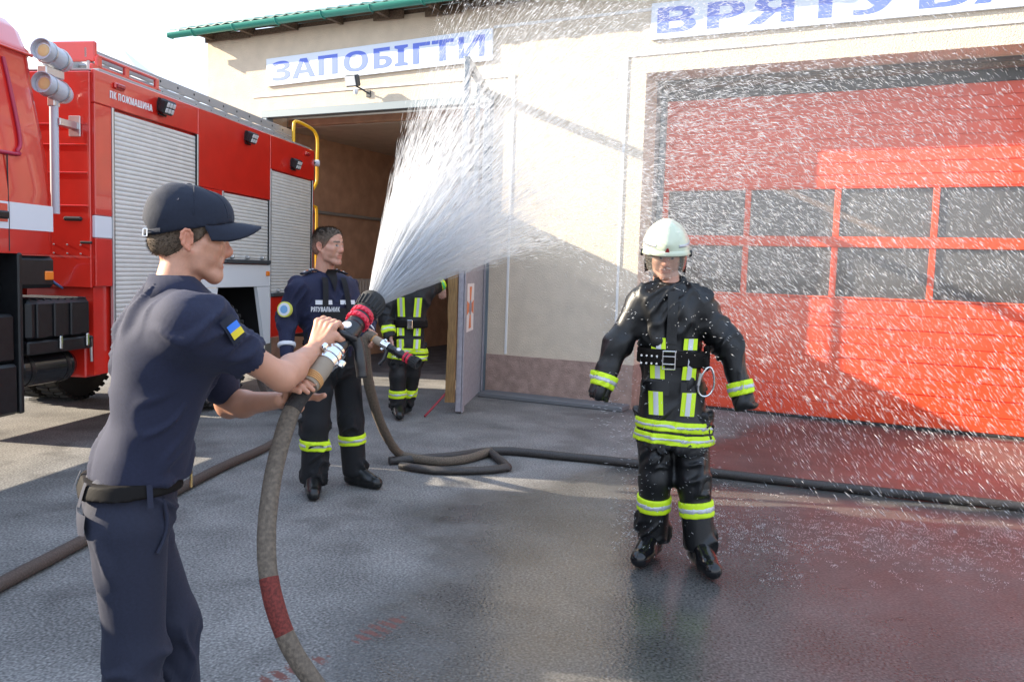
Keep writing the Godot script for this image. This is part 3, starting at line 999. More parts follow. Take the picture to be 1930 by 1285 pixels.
	cr.box(Vector3(0.22, 3.15, -0.12), Vector3(0.06, 0.09, 0.03), 0.006)
	cr.box(Vector3(0.58, 3.15, -0.12), Vector3(0.06, 0.09, 0.03), 0.006)
	cr.box(Vector3(1.02, 3.15, -0.12), Vector3(0.05, 0.12, 0.03), 0.006, Transform3D(Basis(), Vector3.ZERO))
	cr.box(Vector3(0.22, 3.24, -0.40), Vector3(0.04, 0.16, 0.52), 0.01)
	part("ladder_cradle", cr.mesh(), red, t)
	bpart("roof_edge", Vector3(2.2, 3.062, -0.06), Vector3(4.2, 0.03, 0.06), mats.ladder_alu, t, 0.004)
	# --- yellow rails at the rear corner
	var ry := Node3D.new()
	ry.name = "handrail"
	t.add_child(ry)
	tpart("upper_rail", curve([Vector3(3.96, 3.06, -0.12), Vector3(3.96, 3.30, -0.12), Vector3(4.0, 3.36, -0.12), Vector3(4.10, 3.37, -0.10), Vector3(4.36, 3.34, -0.06), Vector3(4.46, 3.29, -0.04), Vector3(4.50, 3.20, -0.03), Vector3(4.50, 2.95, -0.03), Vector3(4.50, 2.72, -0.03), Vector3(4.47, 2.64, -0.03), Vector3(4.34, 2.53, -0.03)], 5), 0.02, mats.yellow_paint, ry, 10)
	tpart("lower_rail", curve([Vector3(4.34, 2.35, -0.05), Vector3(4.45, 2.34, -0.04), Vector3(4.50, 2.28, -0.03), Vector3(4.50, 1.8, -0.03), Vector3(4.50, 1.3, -0.03), Vector3(4.34, 1.22, -0.03)], 5), 0.018, mats.yellow_paint, ry, 10)
	# --- wheels, frame and axle below
	truck_wheel(t, Vector3(2.20, 0.575, -0.24), 1.0)
	truck_wheel(t, Vector3(2.20, 0.575, -0.60), 1.0)
	truck_wheel(t, Vector3(2.20, 0.575, -2.26), -1.0)
	truck_wheel(t, Vector3(2.20, 0.575, -1.90), -1.0)
	truck_wheel(t, Vector3(-2.10, 0.575, -0.22), 1.0)
	truck_wheel(t, Vector3(-2.10, 0.575, -2.26), -1.0)
	var ch := MB.new()
	for z in [-0.84, -1.66]:
		ch.box(Vector3(0.7, 0.92, z), Vector3(7.0, 0.24, 0.09), 0.006)
	for x in [-2.7, -1.2, 0.3, 1.6, 3.9]:
		ch.box(Vector3(x, 0.92, -1.25), Vector3(0.10, 0.14, 0.74))
	part("frame_rails", ch.mesh(), mats.chassis, t)
	for x in [-2.10, 2.20]:
		tpart("axle", [Vector3(x, 0.575, -0.15), Vector3(x, 0.575, -2.35)], 0.075, mats.chassis, t, 12)
	lpart("differential", Vector3(2.2, 0.575, -1.45), Vector3.BACK, [Vector2(-0.22, 0.08), Vector2(-0.1, 0.2), Vector2(0.1, 0.2), Vector2(0.22, 0.08)], mats.chassis, t, 16)
	bpart("rear_bumper", Vector3(4.36, 0.68, -1.25), Vector3(0.06, 0.12, 2.3), mats.chassis, t)
	bpart("frame_outrigger", Vector3(0.10, 0.74, -0.40), Vector3(0.20, 0.28, 0.60), mats.truck_red, t, 0.01)
	bpart("mud_flap", Vector3(3.0, 0.55, -0.42), Vector3(0.012, 0.45, 0.62), mats.rubber, t, 0)
	# --- black equipment between cab and body
	bpart("fender_box", Vector3(-0.64, 1.455, -0.20), Vector3(0.38, 0.235, 0.40), mats.black_plastic, t, 0.03)
	bpart("side_marker", Vector3(-0.53, 1.43, 0.004), Vector3(0.085, 0.065, 0.016), mats.amber, t, 0.006)
	var bb := Node3D.new()
	bb.name = "battery_box"
	t.add_child(bb)
	var bm := MB.new()
	bm.box(Vector3(-0.36, 1.10, -0.30), Vector3(0.68, 0.30, 0.54), 0.03)
	for x in [-0.58, -0.40, -0.22]:
		bm.box(Vector3(x, 1.10, -0.022), Vector3(0.11, 0.26, 0.02), 0.008)
	for k in 9:
		bm.box(Vector3(-0.66 + 0.075 * k, 1.253, -0.30), Vector3(0.02, 0.014, 0.5), 0.004)
	part("lid", bm.mesh(), mats.black_plastic, bb)
	bpart("tray", Vector3(-0.36, 0.90, -0.30), Vector3(0.72, 0.10, 0.56), mats.black_plastic, bb, 0.012)
	for x in [-0.40, -0.10]:
		bpart("clasp", Vector3(x, 0.925, -0.008), Vector3(0.03, 0.10, 0.02), mats.chrome, bb, 0.006)
	var at := Node3D.new()
	at.name = "air_tank"
	t.add_child(at)
	lpart("shell", Vector3(-0.74, 0.72, -0.22), Vector3.RIGHT, [Vector2(0, 0), Vector2(0.0, 0.05), Vector2(0.03, 0.11), Vector2(0.08, 0.13), Vector2(0.60, 0.13), Vector2(0.65, 0.11), Vector2(0.68, 0.05), Vector2(0.68, 0)], mats.black_gloss, at, 28)
	for x in [-0.58, -0.20]:
		lpart("strap", Vector3(x, 0.72, -0.22), Vector3.RIGHT, [Vector2(-0.02, 0.128), Vector2(-0.02, 0.134), Vector2(0.02, 0.134), Vector2(0.02, 0.128)], mats.black_plastic, at, 28)
	for k in 3:
		tpart("air_line", curve([Vector3(-0.50, 1.52 - 0.03 * k, -0.34), Vector3(-0.30, 1.50 - 0.03 * k, -0.36), Vector3(-0.12, 1.38, -0.30 - 0.02 * k), Vector3(0.0, 1.32, -0.3)], 5), 0.009, [mat("line_blue", Color(0.10, 0.22, 0.45), 0.4), mats.rubber, mats.rubber][k], t, 6)
	tpart("chain", [Vector3(-0.03, 0.93, -0.03), Vector3(-0.02, 0.74, -0.03)], 0.011, mats.alu, t, 6)
	# --- steps and tank below the cab's rear door
	var sp := Node3D.new()
	sp.name = "cab_steps"
	t.add_child(sp)
	bpart("side_plate", Vector3(-0.815, 1.02, -0.14), Vector3(0.045, 1.14, 0.30), mats.black_plastic, sp, 0.01)
	bpart("tread", Vector3(-1.25, 0.99, -0.22), Vector3(0.82, 0.34, 0.40), mats.black_plastic, sp, 0.02)
	bpart("tread", Vector3(-1.25, 0.63, -0.16), Vector3(0.82, 0.36, 0.32), mats.black_plastic, sp, 0.02)
	bpart("upper_tread", Vector3(-1.25, 1.33, -0.30), Vector3(0.82, 0.06, 0.36), mats.black_plastic, sp, 0.01)
	bpart("backing", Vector3(-1.25, 1.05, -0.52), Vector3(0.9, 1.1, 0.08), mats.chassis, sp, 0)
	# --- crew cab: a cross-section swept along the truck
	var cab := Node3D.new()
	cab.name = "crew_cab"
	t.add_child(cab)
	var prof := [Vector2(0.0, 1.585), Vector2(0.0, 2.02), Vector2(-0.02, 2.3), Vector2(-0.075, 2.75), Vector2(-0.10, 2.985), Vector2(-0.085, 3.0), Vector2(-0.085, 3.03), Vector2(-0.12, 3.06), Vector2(-0.17, 3.18), Vector2(-0.24, 3.245), Vector2(-0.40, 3.28), Vector2(-1.25, 3.30)]
	var full := prof.duplicate()
	for k in range(prof.size() - 2, -1, -1): full.append(Vector2(-2.5 - prof[k].x, prof[k].y))
	var cm := MB.new()
	var xs := [[-3.05, 0.14], [-3.00, 0.06], [-2.90, 0.0], [-0.53, 0.0], [-0.475, 0.012], [-0.452, 0.045]]
	var rings := []
	for e in xs:
		var ring := []
		for p in full:
			# the rear edge leans forward towards the roof
			var lean: float = -0.10 * smoothstep(1.9, 3.05, p.y) if e[0] > -1.0 else 0.22 * smoothstep(2.0, 3.2, p.y)
			var z: float = lerpf(p.x, -1.25, e[1] / 1.25 if p.y > 1.6 else e[1] / 1.25)
			ring.append(Vector3(e[0] + lean, p.y - (e[1] * 0.9 if p.y > 3.1 else 0.0), z))
		rings.append(ring)
	cm.smooth(true)
	for i in rings.size() - 1:
		for k in full.size() - 1:
			cm.quad(rings[i][k], rings[i + 1][k], rings[i + 1][k + 1], rings[i][k + 1])
	cm.smooth(false)
	for e in [0, rings.size() - 1]:
		var r = rings[e]
		var nn: int = full.size()
		for k in nn / 2:
			if e == 0: cm.quad(r[k], r[k + 1], r[nn - 2 - k], r[nn - 1 - k])
			else: cm.quad(r[k + 1], r[k], r[nn - 1 - k], r[nn - 2 - k])
	cm.quad(rings[0][0], rings[0][-1], rings[-1][-1], rings[-1][0])
	part("shell", cm.mesh(), red, cab)
	# drip rail, door outline, stripe, handle
	tpart("drip_rail", [Vector3(-2.85, 3.005, -0.085), Vector3(-0.56, 3.005, -0.085)], 0.012, red, cab, 8)
	var outline := curve([Vector3(-2.0, 2.27, -0.008), Vector3(-0.90, 2.27, -0.008), Vector3(-0.80, 2.30, -0.012), Vector3(-0.765, 2.40, -0.022), Vector3(-0.80, 2.75, -0.066), Vector3(-0.83, 2.93, -0.088)], 6)
	tpart("window_seal", outline, 0.014, mat("seal_red", Color(0.42, 0.02, 0.06), 0.35), cab, 8)
	tpart("door_seam", [Vector3(-0.905, 1.60, 0.0), Vector3(-0.905, 2.26, -0.004)], 0.005, mats.chassis, cab, 6)
	bpart("stripe", Vector3(-0.69, 1.845, 0.001), Vector3(0.42, 0.185, 0.006), mats.stripe_white, cab, 0)
	bpart("stripe", Vector3(-1.80, 1.845, 0.001), Vector3(1.78, 0.185, 0.006), mats.stripe_white, cab, 0)
	bpart("handle_recess", Vector3(-0.985, 1.86, 0.004), Vector3(0.13, 0.125, 0.008), red, cab, 0.003)
	bpart("door_handle", Vector3(-0.985, 1.845, 0.016), Vector3(0.125, 0.055, 0.03), mats.black_plastic, cab, 0.012)
	var ws := MB.new()
	ws.quad(Vector3(-3.07, 2.05, -0.25), Vector3(-2.88, 2.95, -0.32), Vector3(-2.88, 2.95, -2.18), Vector3(-3.07, 2.05, -2.25))
	part("windscreen", ws.mesh(), mats.black_gloss, cab)
	bpart("bumper", Vector3(-3.06, 0.85, -1.25), Vector3(0.16, 0.42, 2.46), mats.stripe_white, cab, 0.04)
	bpart("lower_cab", Vector3(-2.80, 1.28, -1.25), Vector3(0.45, 0.56, 2.44), red, cab, 0.03)
	bpart("cab_floor", Vector3(-1.75, 1.42, -1.25), Vector3(1.7, 0.30, 2.1), mats.chassis, cab, 0)
	# --- telescopic lighting mast with two floodlights
	var ms := Node3D.new()
	ms.name = "light_mast"
	t.add_child(ms)
	tpart("pole", [Vector3(-0.235, 1.9, -0.17), Vector3(-0.235, 2.78, -0.17)], 0.032, mats.lamp_grey, ms, 14)
	bpart("wall_bracket", Vector3(-0.12, 2.60, -0.15), Vector3(0.24, 0.055, 0.07), mats.alu, ms, 0.004)
	bpart("wall_plate", Vector3(-0.03, 2.60, -0.15), Vector3(0.014, 0.16, 0.10), mats.alu, ms, 0.003)
	bpart("head_block", Vector3(-0.26, 2.955, -0.17), Vector3(0.20, 0.07, 0.08), mats.alu, ms, 0.008)
	bpart("head_clamp", Vector3(-0.235, 2.82, -0.17), Vector3(0.07, 0.22, 0.06), mats.alu, ms, 0.006)
	for y in [3.075, 2.835]:
		var fl := Node3D.new()
		fl.name = "floodlight_head"
		ms.add_child(fl, true)
		fl.position = Vector3(-0.27, y, -0.14)
		fl.rotation = Vector3(0, deg_to_rad(6), deg_to_rad(-7))
		fl.scale = Vector3.ONE * 0.86
		lpart("can", Vector3(0, 0, 0), Vector3.LEFT, [Vector2(-0.19, 0), Vector2(-0.19, 0.05), Vector2(-0.175, 0.075), Vector2(-0.13, 0.09), Vector2(0.18, 0.094), Vector2(0.18, 0.086), Vector2(0.13, 0.084)], mats.lamp_grey, fl, 32)
		lpart("lens", Vector3(-0.13, 0, 0), Vector3.LEFT, [Vector2(0, 0.083), Vector2(0.01, 0.06), Vector2(0.012, 0)], mats.lamp_clear, fl, 28)
		lpart("reflector", Vector3(-0.138, 0, 0), Vector3.LEFT, [Vector2(0, 0.056), Vector2(0.006, 0.05), Vector2(0.010, 0.03), Vector2(0.010, 0)], mats.lamp_glass, fl, 24)
		for x in [-0.09, 0.08]:
			lpart("clip", Vector3(x, 0, 0), Vector3.LEFT, [Vector2(-0.008, 0.094), Vector2(-0.008, 0.101), Vector2(0.008, 0.101), Vector2(0.008, 0.094)], mats.alu, fl, 28)

# ---------------------------------------------------------------- far buildings and fixtures
func make_backdrop():
	var h := thing("far_house", "pale house with a white tiled roof far behind the fire engine", "house", Vector3(-23.4, 0.7, -44.0))
	bpart("wall", Vector3(0, 4.4, 0), Vector3(11, 8.8, 7), mat("far_wall", Color(0.75, 0.74, 0.72), 0.9), h, 0)
	var mb := MB.new()
	var e := [Vector3(-6, 8.8, 4), Vector3(6, 8.8, 4), Vector3(6, 8.8, -4), Vector3(-6, 8.8, -4), Vector3(-2.6, 11.8, 0), Vector3(2.6, 11.8, 0)]
	mb.quad(e[0], e[1], e[5], e[4])
	mb.quad(e[2], e[3], e[4], e[5])
	mb.tri(e[1], e[2], e[5])
	mb.tri(e[3], e[0], e[4])
	part("roof", mb.mesh(), mat("far_roof", Color(0.80, 0.76, 0.73), 0.8), h)

func make_yard_things():
	# it stands left of the view and keeps the low sun off the asphalt there
	var lw := thing("yard_wall", "low grey rendered wall along the near left side of the yard", "wall", Vector3(-3.55, 0, -0.6))
	bpart("wall_body", Vector3(0, 0.75, 0), Vector3(0.22, 1.5, 7.4), mat("concrete", Color(0.16, 0.16, 0.165), 0.8), lw, 0.01)
	bpart("coping", Vector3(0, 1.53, 0), Vector3(0.30, 0.06, 7.44), mats.concrete, lw, 0.012)
	var f := Transform3D(Basis(Vector3.UP, deg_to_rad(FACE_TURN)), FACE_AT)
	# signs over the bays
	var s1 := thing("wall_sign", "white board with blue letters ЗАПОБІГТИ above the open bay", "sign")
	s1.transform = f * Transform3D(Basis(Vector3.BACK, deg_to_rad(1.2)), Vector3(-1.85, 4.32, 0.022))
	bpart("board", Vector3.ZERO, Vector3(3.64, 0.385, 0.03), mats.sign_white, s1, 0.003)
	text("lettering", "ЗАПОБІГТИ", 0.40, mats.sign_blue, s1, Transform3D(Basis(), Vector3(0.02, -0.005, 0.0155)), 1.40, 0.004, true, Vector2(3.42, 0.27))
	var s2 := thing("wall_sign", "white board with blue letters ВРЯТУВАТИ above the red door", "sign")
	s2.transform = f * Transform3D(Basis(Vector3.BACK, deg_to_rad(-0.3)), Vector3(4.46, 4.41, 0.022))
	bpart("board", Vector3.ZERO, Vector3(4.95, 0.40, 0.03), mats.sign_white, s2, 0.003)
	text("lettering", "ВРЯТУВАТИ", 0.40, mats.sign_blue, s2, Transform3D(Basis(), Vector3(-0.01, -0.005, 0.0155)), 1.42, 0.004, true, Vector2(4.78, 0.28))
	# floodlight with a motion sensor
	var l := thing("wall_floodlight", "small black floodlight with motion sensor under the white sign", "floodlight")
	l.transform = f * Transform3D(Basis(), Vector3(-2.0, 3.98, 0.0))
	tpart("arm", curve([Vector3(0.10, -0.10, 0.0), Vector3(0.06, -0.06, 0.08), Vector3(0.0, -0.02, 0.16)], 5), 0.012, mats.dark_frame, l, 8)
	bpart("wall_plate", Vector3(0.10, -0.10, 0.012), Vector3(0.07, 0.09, 0.02), mats.dark_frame, l)
	var hd := MB.new()
	hd.box(Vector3(-0.02, 0.05, 0.20), Vector3(0.19, 0.15, 0.10), 0.015, Transform3D(Basis(Vector3.RIGHT, 0.3), Vector3(0, 0.05, 0)))
	part("housing", hd.mesh(), mats.dark_frame, l)
	var hg := MB.new()
	hg.box(Vector3(-0.02, 0.05, 0.253), Vector3(0.16, 0.12, 0.008), 0.002, Transform3D(Basis(Vector3.RIGHT, 0.3), Vector3(0, 0.05, 0)))
	part("glass", hg.mesh(), mats.lamp_clear, l)
	lpart("sensor", Vector3(0.0, -0.10, 0.16), Vector3.DOWN, [Vector2(-0.03, 0), Vector2(-0.03, 0.03), Vector2(0.0, 0.034), Vector2(0.03, 0.02), Vector2(0.034, 0)], mats.stripe_white, l, 14)
	# radiator on the inner side wall of the bay
	var r := thing("radiator", "pale ribbed radiator on the wall inside the open bay", "radiator")
	r.transform = f * Transform3D(Basis(Vector3.UP, PI / 2), Vector3(-3.84, 0.55, -2.6))
	for k in 12:
		bpart("fin", Vector3(-0.47 + 0.085 * k, 0.42, 0.0), Vector3(0.06, 0.78, 0.09), mat("radiator_paint", Color(0.42, 0.38, 0.33), 0.5), r, 0.02)
	tpart("header_pipe", [Vector3(-0.5, 0.06, 0), Vector3(0.5, 0.06, 0)], 0.022, mats.radiator_paint, r, 8)
	tpart("header_pipe", [Vector3(-0.5, 0.76, 0), Vector3(0.5, 0.76, 0)], 0.022, mats.radiator_paint, r, 8)

# ---------------------------------------------------------------- people
var skin_mat: StandardMaterial3D
func cloth(key: String, c: Color, rough := 0.85, sheen := 0.0, freq := 0.4, sc := 6.0) -> StandardMaterial3D:
	if mats.has(key): return mats[key]
	var m := mat(key, c, rough)
	grain(m, sc, noise_tex(0.03, 0.82, 1.0, 41), noise_tex(freq, 0, 1, 42, true, 5.0), 0.35)
	if sheen > 0.0:
		m.rim_enabled = true
		m.rim = sheen
		m.rim_tint = 0.6
	return m

# head prims in a head frame: x to its left, y up, z forward; origin between the ears
func head_field(f: Transform3D, s := 1.0) -> Field:
	var h := Field.new(0.017)
	var c := func(a: Vector3, b: Vector3, ra: float, rb := -1.0, w := Vector3.ZERO, q := 1.0):
		h.cap(f * (a * s), f * (b * s), ra * s, rb * s if rb > 0 else -1.0, f.basis * w, q)
	c.call(Vector3(0, 0.045, -0.030), Vector3(0, 0.048, 0.022), 0.080, 0.072, Vector3.RIGHT, 1.06)
	c.call(Vector3(0, 0.0, -0.045), Vector3(0, -0.01, 0.03), 0.066, 0.062, Vector3.RIGHT, 1.05)
	c.call(Vector3(0, -0.02, 0.040), Vector3(0, -0.082, 0.056), 0.054, 0.030)
	for x in [-1.0, 1.0]:
		c.call(Vector3(0.054 * x, -0.035, 0.0), Vector3(0.046 * x, -0.072, 0.018), 0.022, 0.018)
		c.call(Vector3(0.046 * x, -0.072, 0.018), Vector3(0.014 * x, -0.103, 0.070), 0.019, 0.017)
		c.call(Vector3(0.042 * x, -0.018, 0.062), Vector3(0.054 * x, -0.010, 0.035), 0.022, 0.020)
		c.call(Vector3(0.012 * x, 0.026, 0.083), Vector3(0.044 * x, 0.028, 0.066), 0.014, 0.013)
		c.call(Vector3(0.036 * x, -0.048, 0.046), Vector3(0.044 * x, -0.040, 0.020), 0.026, 0.026)
		# eyeball and lids
		c.call(Vector3(0.031 * x, 0.006, 0.074), Vector3(0.031 * x, 0.006, 0.075), 0.0135)
		# nostril wing
		c.call(Vector3(0.010 * x, -0.033, 0.098), Vector3(0.011 * x, -0.034, 0.094), 0.0070)
	c.call(Vector3(0, 0.022, 0.086), Vector3(0, -0.022, 0.104), 0.0072, 0.0085)
	c.call(Vector3(0, -0.026, 0.106), Vector3(0, -0.030, 0.102), 0.0095)
	c.call(Vector3(-0.018, -0.0585, 0.082), Vector3(0.018, -0.0585, 0.082), 0.0085)
	c.call(Vector3(-0.014, -0.070, 0.083), Vector3(0.014, -0.070, 0.083), 0.0085)
	c.call(Vector3(0, -0.100, 0.074), Vector3(0, -0.104, 0.070), 0.018)
	for x in [-1.0, 1.0]:
		h.sub(f * (Vector3(0.031 * x, 0.012, 0.094) * s), f * (Vector3(0.034 * x, 0.010, 0.093) * s), 0.0085 * s)
	h.sub(f * (Vector3(-0.022, -0.0645, 0.094) * s), f * (Vector3(0.022, -0.0645, 0.094) * s), 0.0035 * s)
	c.call(Vector3(0, -0.06, -0.018), Vector3(0, -0.17, -0.040), 0.058, 0.062)
	return h
# an ear: plate, curled rim, inner fold, lobe; x is its side
func ear_field(f: Transform3D, x: float, s := 1.0) -> Field:
	var h := Field.new(0.0035)
	var E := func(y: float, z: float, out: float) -> Vector3: return f * (Vector3((0.071 + out) * x, y - 0.002, z - 0.006) * s)
	var w: Vector3 = f.basis * Vector3(0.93 * x, 0, 0.36)
	h.cap(E.call(-0.018, 0.0, 0.002), E.call(0.010, -0.008, 0.006), 0.011 * s, 0.016 * s, w, 4.0)
	var rim := [[0.002, 0.006, 0.003], [0.016, 0.005, 0.006], [0.026, -0.003, 0.009], [0.027, -0.013, 0.012], [0.018, -0.022, 0.015], [0.002, -0.023, 0.015], [-0.012, -0.017, 0.012], [-0.022, -0.009, 0.008], [-0.029, -0.002, 0.005]]
	for k in 8:
		h.cap(E.call(rim[k][0], rim[k][1], rim[k][2]), E.call(rim[k + 1][0], rim[k + 1][1], rim[k + 1][2]), (0.0038 if k < 6 else 0.0055) * s)
	# inner fold and tragus
	h.cap(E.call(0.016, -0.012, 0.011), E.call(-0.010, -0.013, 0.011), 0.0034 * s)
	h.cap(E.call(-0.004, 0.006, 0.006), E.call(-0.010, 0.005, 0.006), 0.0045 * s)
	h.sub(E.call(0.002, -0.003, 0.013), E.call(-0.008, -0.002, 0.012), 0.0075 * s)
	return h
func face_color(f: Transform3D, tone: Color, brow: Color, s := 1.0) -> Callable:
	var inv := f.affine_inverse()
	var n := FastNoiseLite.new()
	n.seed = 77
	n.frequency = 40.0
	return func(p: Vector3, _n: Vector3) -> Color:
		var q := inv * p / s
		var c := tone * (1.0 + 0.09 * n.get_noise_3dv(p) + 0.10 * n.get_noise_3dv(p * 4.0))
		# redder ears, nose and cheeks, lips, brows, stubble
		if absf(q.x) > 0.076: c = c.lerp(tone * Color(1.08, 0.72, 0.68), 0.45)
		if q.z > 0.095 and q.y < 0: c = c.lerp(tone * Color(1.05, 0.78, 0.74), 0.5)
		if q.z > 0.070 and absf(q.x) < 0.026 and q.y < -0.052 and q.y > -0.078: c = tone * Color(0.92, 0.68, 0.64)
		if q.z > 0.055 and q.y > 0.024 and q.y < 0.036 and absf(q.x) > 0.010 and absf(q.x) < 0.052: c = brow
		elif q.z > 0.070 and absf(q.y - 0.006) < 0.0055 and absf(absf(q.x) - 0.031) < 0.012:
			c = Color(0.05, 0.045, 0.04) if absf(absf(q.x) - 0.031) < 0.006 else Color(0.38, 0.31, 0.28)
		elif q.y < -0.045 and q.z > 0.0 and q.y > -0.13: c = c.lerp(Color(0.30, 0.20, 0.17), 0.12)
		c.a = 1.0
		return c
# short hair: the skull a little larger, kept where hair grows
func hair_mesh(f: Transform3D, tone: Color, cell: float, s := 1.0, grow := 0.007, scalp := Color(0, 0, 0), longer := 0.0) -> ArrayMesh:
	var h := Field.new(0.012)
	h.cap(f * (Vector3(0, 0.045, -0.030) * s), f * (Vector3(0, 0.050, 0.018) * s), (0.080 + grow) * s, (0.074 + grow) * s, f.basis.x, 1.05)
	h.cap(f * (Vector3(0, -0.005, -0.050) * s), f * (Vector3(0, 0.0, -0.005) * s), (0.066 + grow * 0.7) * s, (0.069 + grow * 0.3) * s, f.basis.x, 1.03)
	# sideburns stand in front of the ears
	for x in [-1.0, 1.0]:
		h.cap(f * (Vector3(0.066 * x, 0.04, 0.022) * s), f * (Vector3(0.069 * x, 0.004, 0.022) * s), 0.012 * s, 0.007 * s, f.basis.x, 1.6)
	h.cut(f.basis * Vector3(0, -0.62, 0.78), f * (Vector3(0, 0.052, 0.062) * s))
	h.cut(f.basis * Vector3(0, -1, -0.15), f * (Vector3(0, -0.052, -0.07) * s))
	for x in [-1.0, 1.0]:
		h.sub(f * (Vector3(0.088 * x, -0.005, -0.010) * s), f * (Vector3(0.088 * x, -0.045, 0.0) * s), 0.020 * s)
	var n := FastNoiseLite.new()
	n.frequency = 160.0
	n.fractal_octaves = 3
	n.seed = 5
	var inv := f.affine_inverse()
	var col := func(p: Vector3, _n: Vector3) -> Color:
		var v := 1.0 + 0.45 * n.get_noise_3dv(p)
		var c := Color(tone.r * v, tone.g * v, tone.b * v)
		# cropped at the sides and nape, where the scalp shows between the hairs
		if scalp.r > 0.0:
			var y := (inv * p).y / s
			c = c.lerp(scalp, 0.55 * smoothstep(0.055, -0.03, y + 0.02 * n.get_noise_3dv(p)))
		return c
	var o := blank()
	h.net(cell, o, col)
	# short hairs stand on it, combed back and down
	var r := RandomNumberGenerator.new()
	r.seed = 21
	var nv: int = o.v.size()
	for k in 7000:
		var at := r.randi() % nv
		var p: Vector3 = o.v[at]
		var nn: Vector3 = o.n[at]
		var comb: Vector3 = f.basis * Vector3(r.randfn() * 0.35, -0.25 + r.randfn() * 0.3, -0.55 + r.randfn() * 0.3)
		var d := (nn * 0.55 + comb).normalized()
		var high := smoothstep(0.04, 0.10, (inv * p).y / s)
		var ln := (r.randf_range(0.004, 0.010) + longer * high * r.randf_range(0.5, 1.2)) * s
		var a := d.cross(Vector3(0.3, 0.8, 0.5)).normalized() * (0.00055 + 0.0004 * high)
		var b := d.cross(a).normalized() * (0.00055 + 0.0004 * high)
		var tint := tone * r.randf_range(0.55, 1.5)
		tint.a = 1.0
		var base: int = o.v.size()
		for q in [p - nn * 0.001 + a, p - nn * 0.001 - a * 0.5 + b, p - nn * 0.001 - a * 0.5 - b, p + d * ln]:
			o.v.append(q); o.n.append(nn); o.c.append(tint)
		o.i.append_array([base, base + 1, base + 3, base + 1, base + 2, base + 3, base + 2, base, base + 3])
	return bake(o)

# a hand that closes round a bar. c: on the axis under the middle fingers, ax: from the little finger to the index, e0: from the axis to the knuckles, side: which way the fingers go round
func grip(h: Field, wrist: Vector3, c: Vector3, ax: Vector3, e0: Vector3, R: float, side := 1.0, turn := 0.0, thumb := 1.0):
	ax = ax.normalized()
	e0 = (e0 - ax * e0.dot(ax)).normalized()
	var e1 := ax.cross(e0) * side
	var P := func(i: float, deg: float, r: float) -> Vector3:
		var a := deg_to_rad(deg + turn)
		return c + ax * i + (e0 * cos(a) + e1 * sin(a)) * r
	var along := [0.030, 0.010, -0.010, -0.029]
	var len_ := [0.92, 1.0, 0.95, 0.80]
	var back := (wrist - c)
	for k in 4:
		var x: float = along[k]
		var l: float = len_[k]
		var kn: Vector3 = P.call(x * 1.06, -12.0, R + 0.019)
		var p1: Vector3 = P.call(x, -12.0 + 68.0 * l, R + 0.0145)
		var p2: Vector3 = P.call(x, -12.0 + 118.0 * l, R + 0.0115)
		var p3: Vector3 = P.call(x * 0.96, -12.0 + 158.0 * l, R + 0.0095)
		h.cap(kn, p1, 0.0112, 0.0096)
		h.cap(p1, p2, 0.0098, 0.0088)
		h.cap(p2, p3, 0.0088, 0.0074)
		# knuckle and metacarpal
		h.cap(kn, kn, 0.0128)
		var root := wrist + ax * (x * 0.45) - back.normalized() * 0.012
		h.cap(kn, root, 0.0125, 0.0165)
	# heel of the palm, thumb from its side
	var heel: Vector3 = P.call(-0.012, -62.0, R + 0.017)
	h.cap(heel, wrist, 0.019, 0.022)
	var t0: Vector3 = wrist.lerp(P.call(0.034, -50.0, R + 0.02), 0.45)
	var t1: Vector3 = P.call(0.047, -62.0, R + 0.017)
	var t2: Vector3 = P.call(0.056 * thumb, -95.0, R + 0.013)
	var t3: Vector3 = P.call(0.060 * thumb, -132.0, R + 0.0105)
	h.cap(t0, t1, 0.0185, 0.0145)
	h.cap(t1, t2, 0.0130, 0.0112)
	h.cap(t2, t3, 0.0112, 0.0085)
# a hand that hangs relaxed: dir from the wrist to the fingers, out: the side the thumb is on
func hang(h: Field, wrist: Vector3, dir: Vector3, out: Vector3, front: Vector3, s := 1.0):
	dir = dir.normalized(); out = out.normalized(); front = front.normalized()
	var along := [0.028, 0.010, -0.009, -0.027]
	var len_ := [0.90, 1.0, 0.95, 0.76]
	for k in 4:
		var a: float = along[k] * s
		var l: float = len_[k] * s
		var kn := wrist + dir * 0.088 * s + out * a
		var p1 := kn + (dir * 0.95 + front * 0.22 + out * a * 3.0).normalized() * 0.042 * l
		var p2 := p1 + (dir * 0.85 + front * 0.5).normalized() * 0.028 * l
		var p3 := p2 + (dir * 0.7 + front * 0.7).normalized() * 0.020 * l
		h.cap(wrist + out * a * 0.5, kn, 0.016 * s, 0.0118 * s)
		h.cap(kn, p1, 0.0105 * s, 0.0092 * s); h.cap(p1, p2, 0.0092 * s, 0.0084 * s); h.cap(p2, p3, 0.0084 * s, 0.007 * s)
	var t1 := wrist + dir * 0.045 * s + out * 0.036 * s + front * 0.012 * s
	h.cap(wrist + out * 0.012 * s, t1, 0.016 * s, 0.014 * s)
	h.cap(t1, t1 + (dir + out * 0.45).normalized() * 0.034 * s, 0.012 * s, 0.0105 * s)
	h.cap(t1 + (dir + out * 0.45).normalized() * 0.034 * s, t1 + (dir * 1.1 + out * 0.3).normalized() * 0.06 * s, 0.0105 * s, 0.0085 * s)

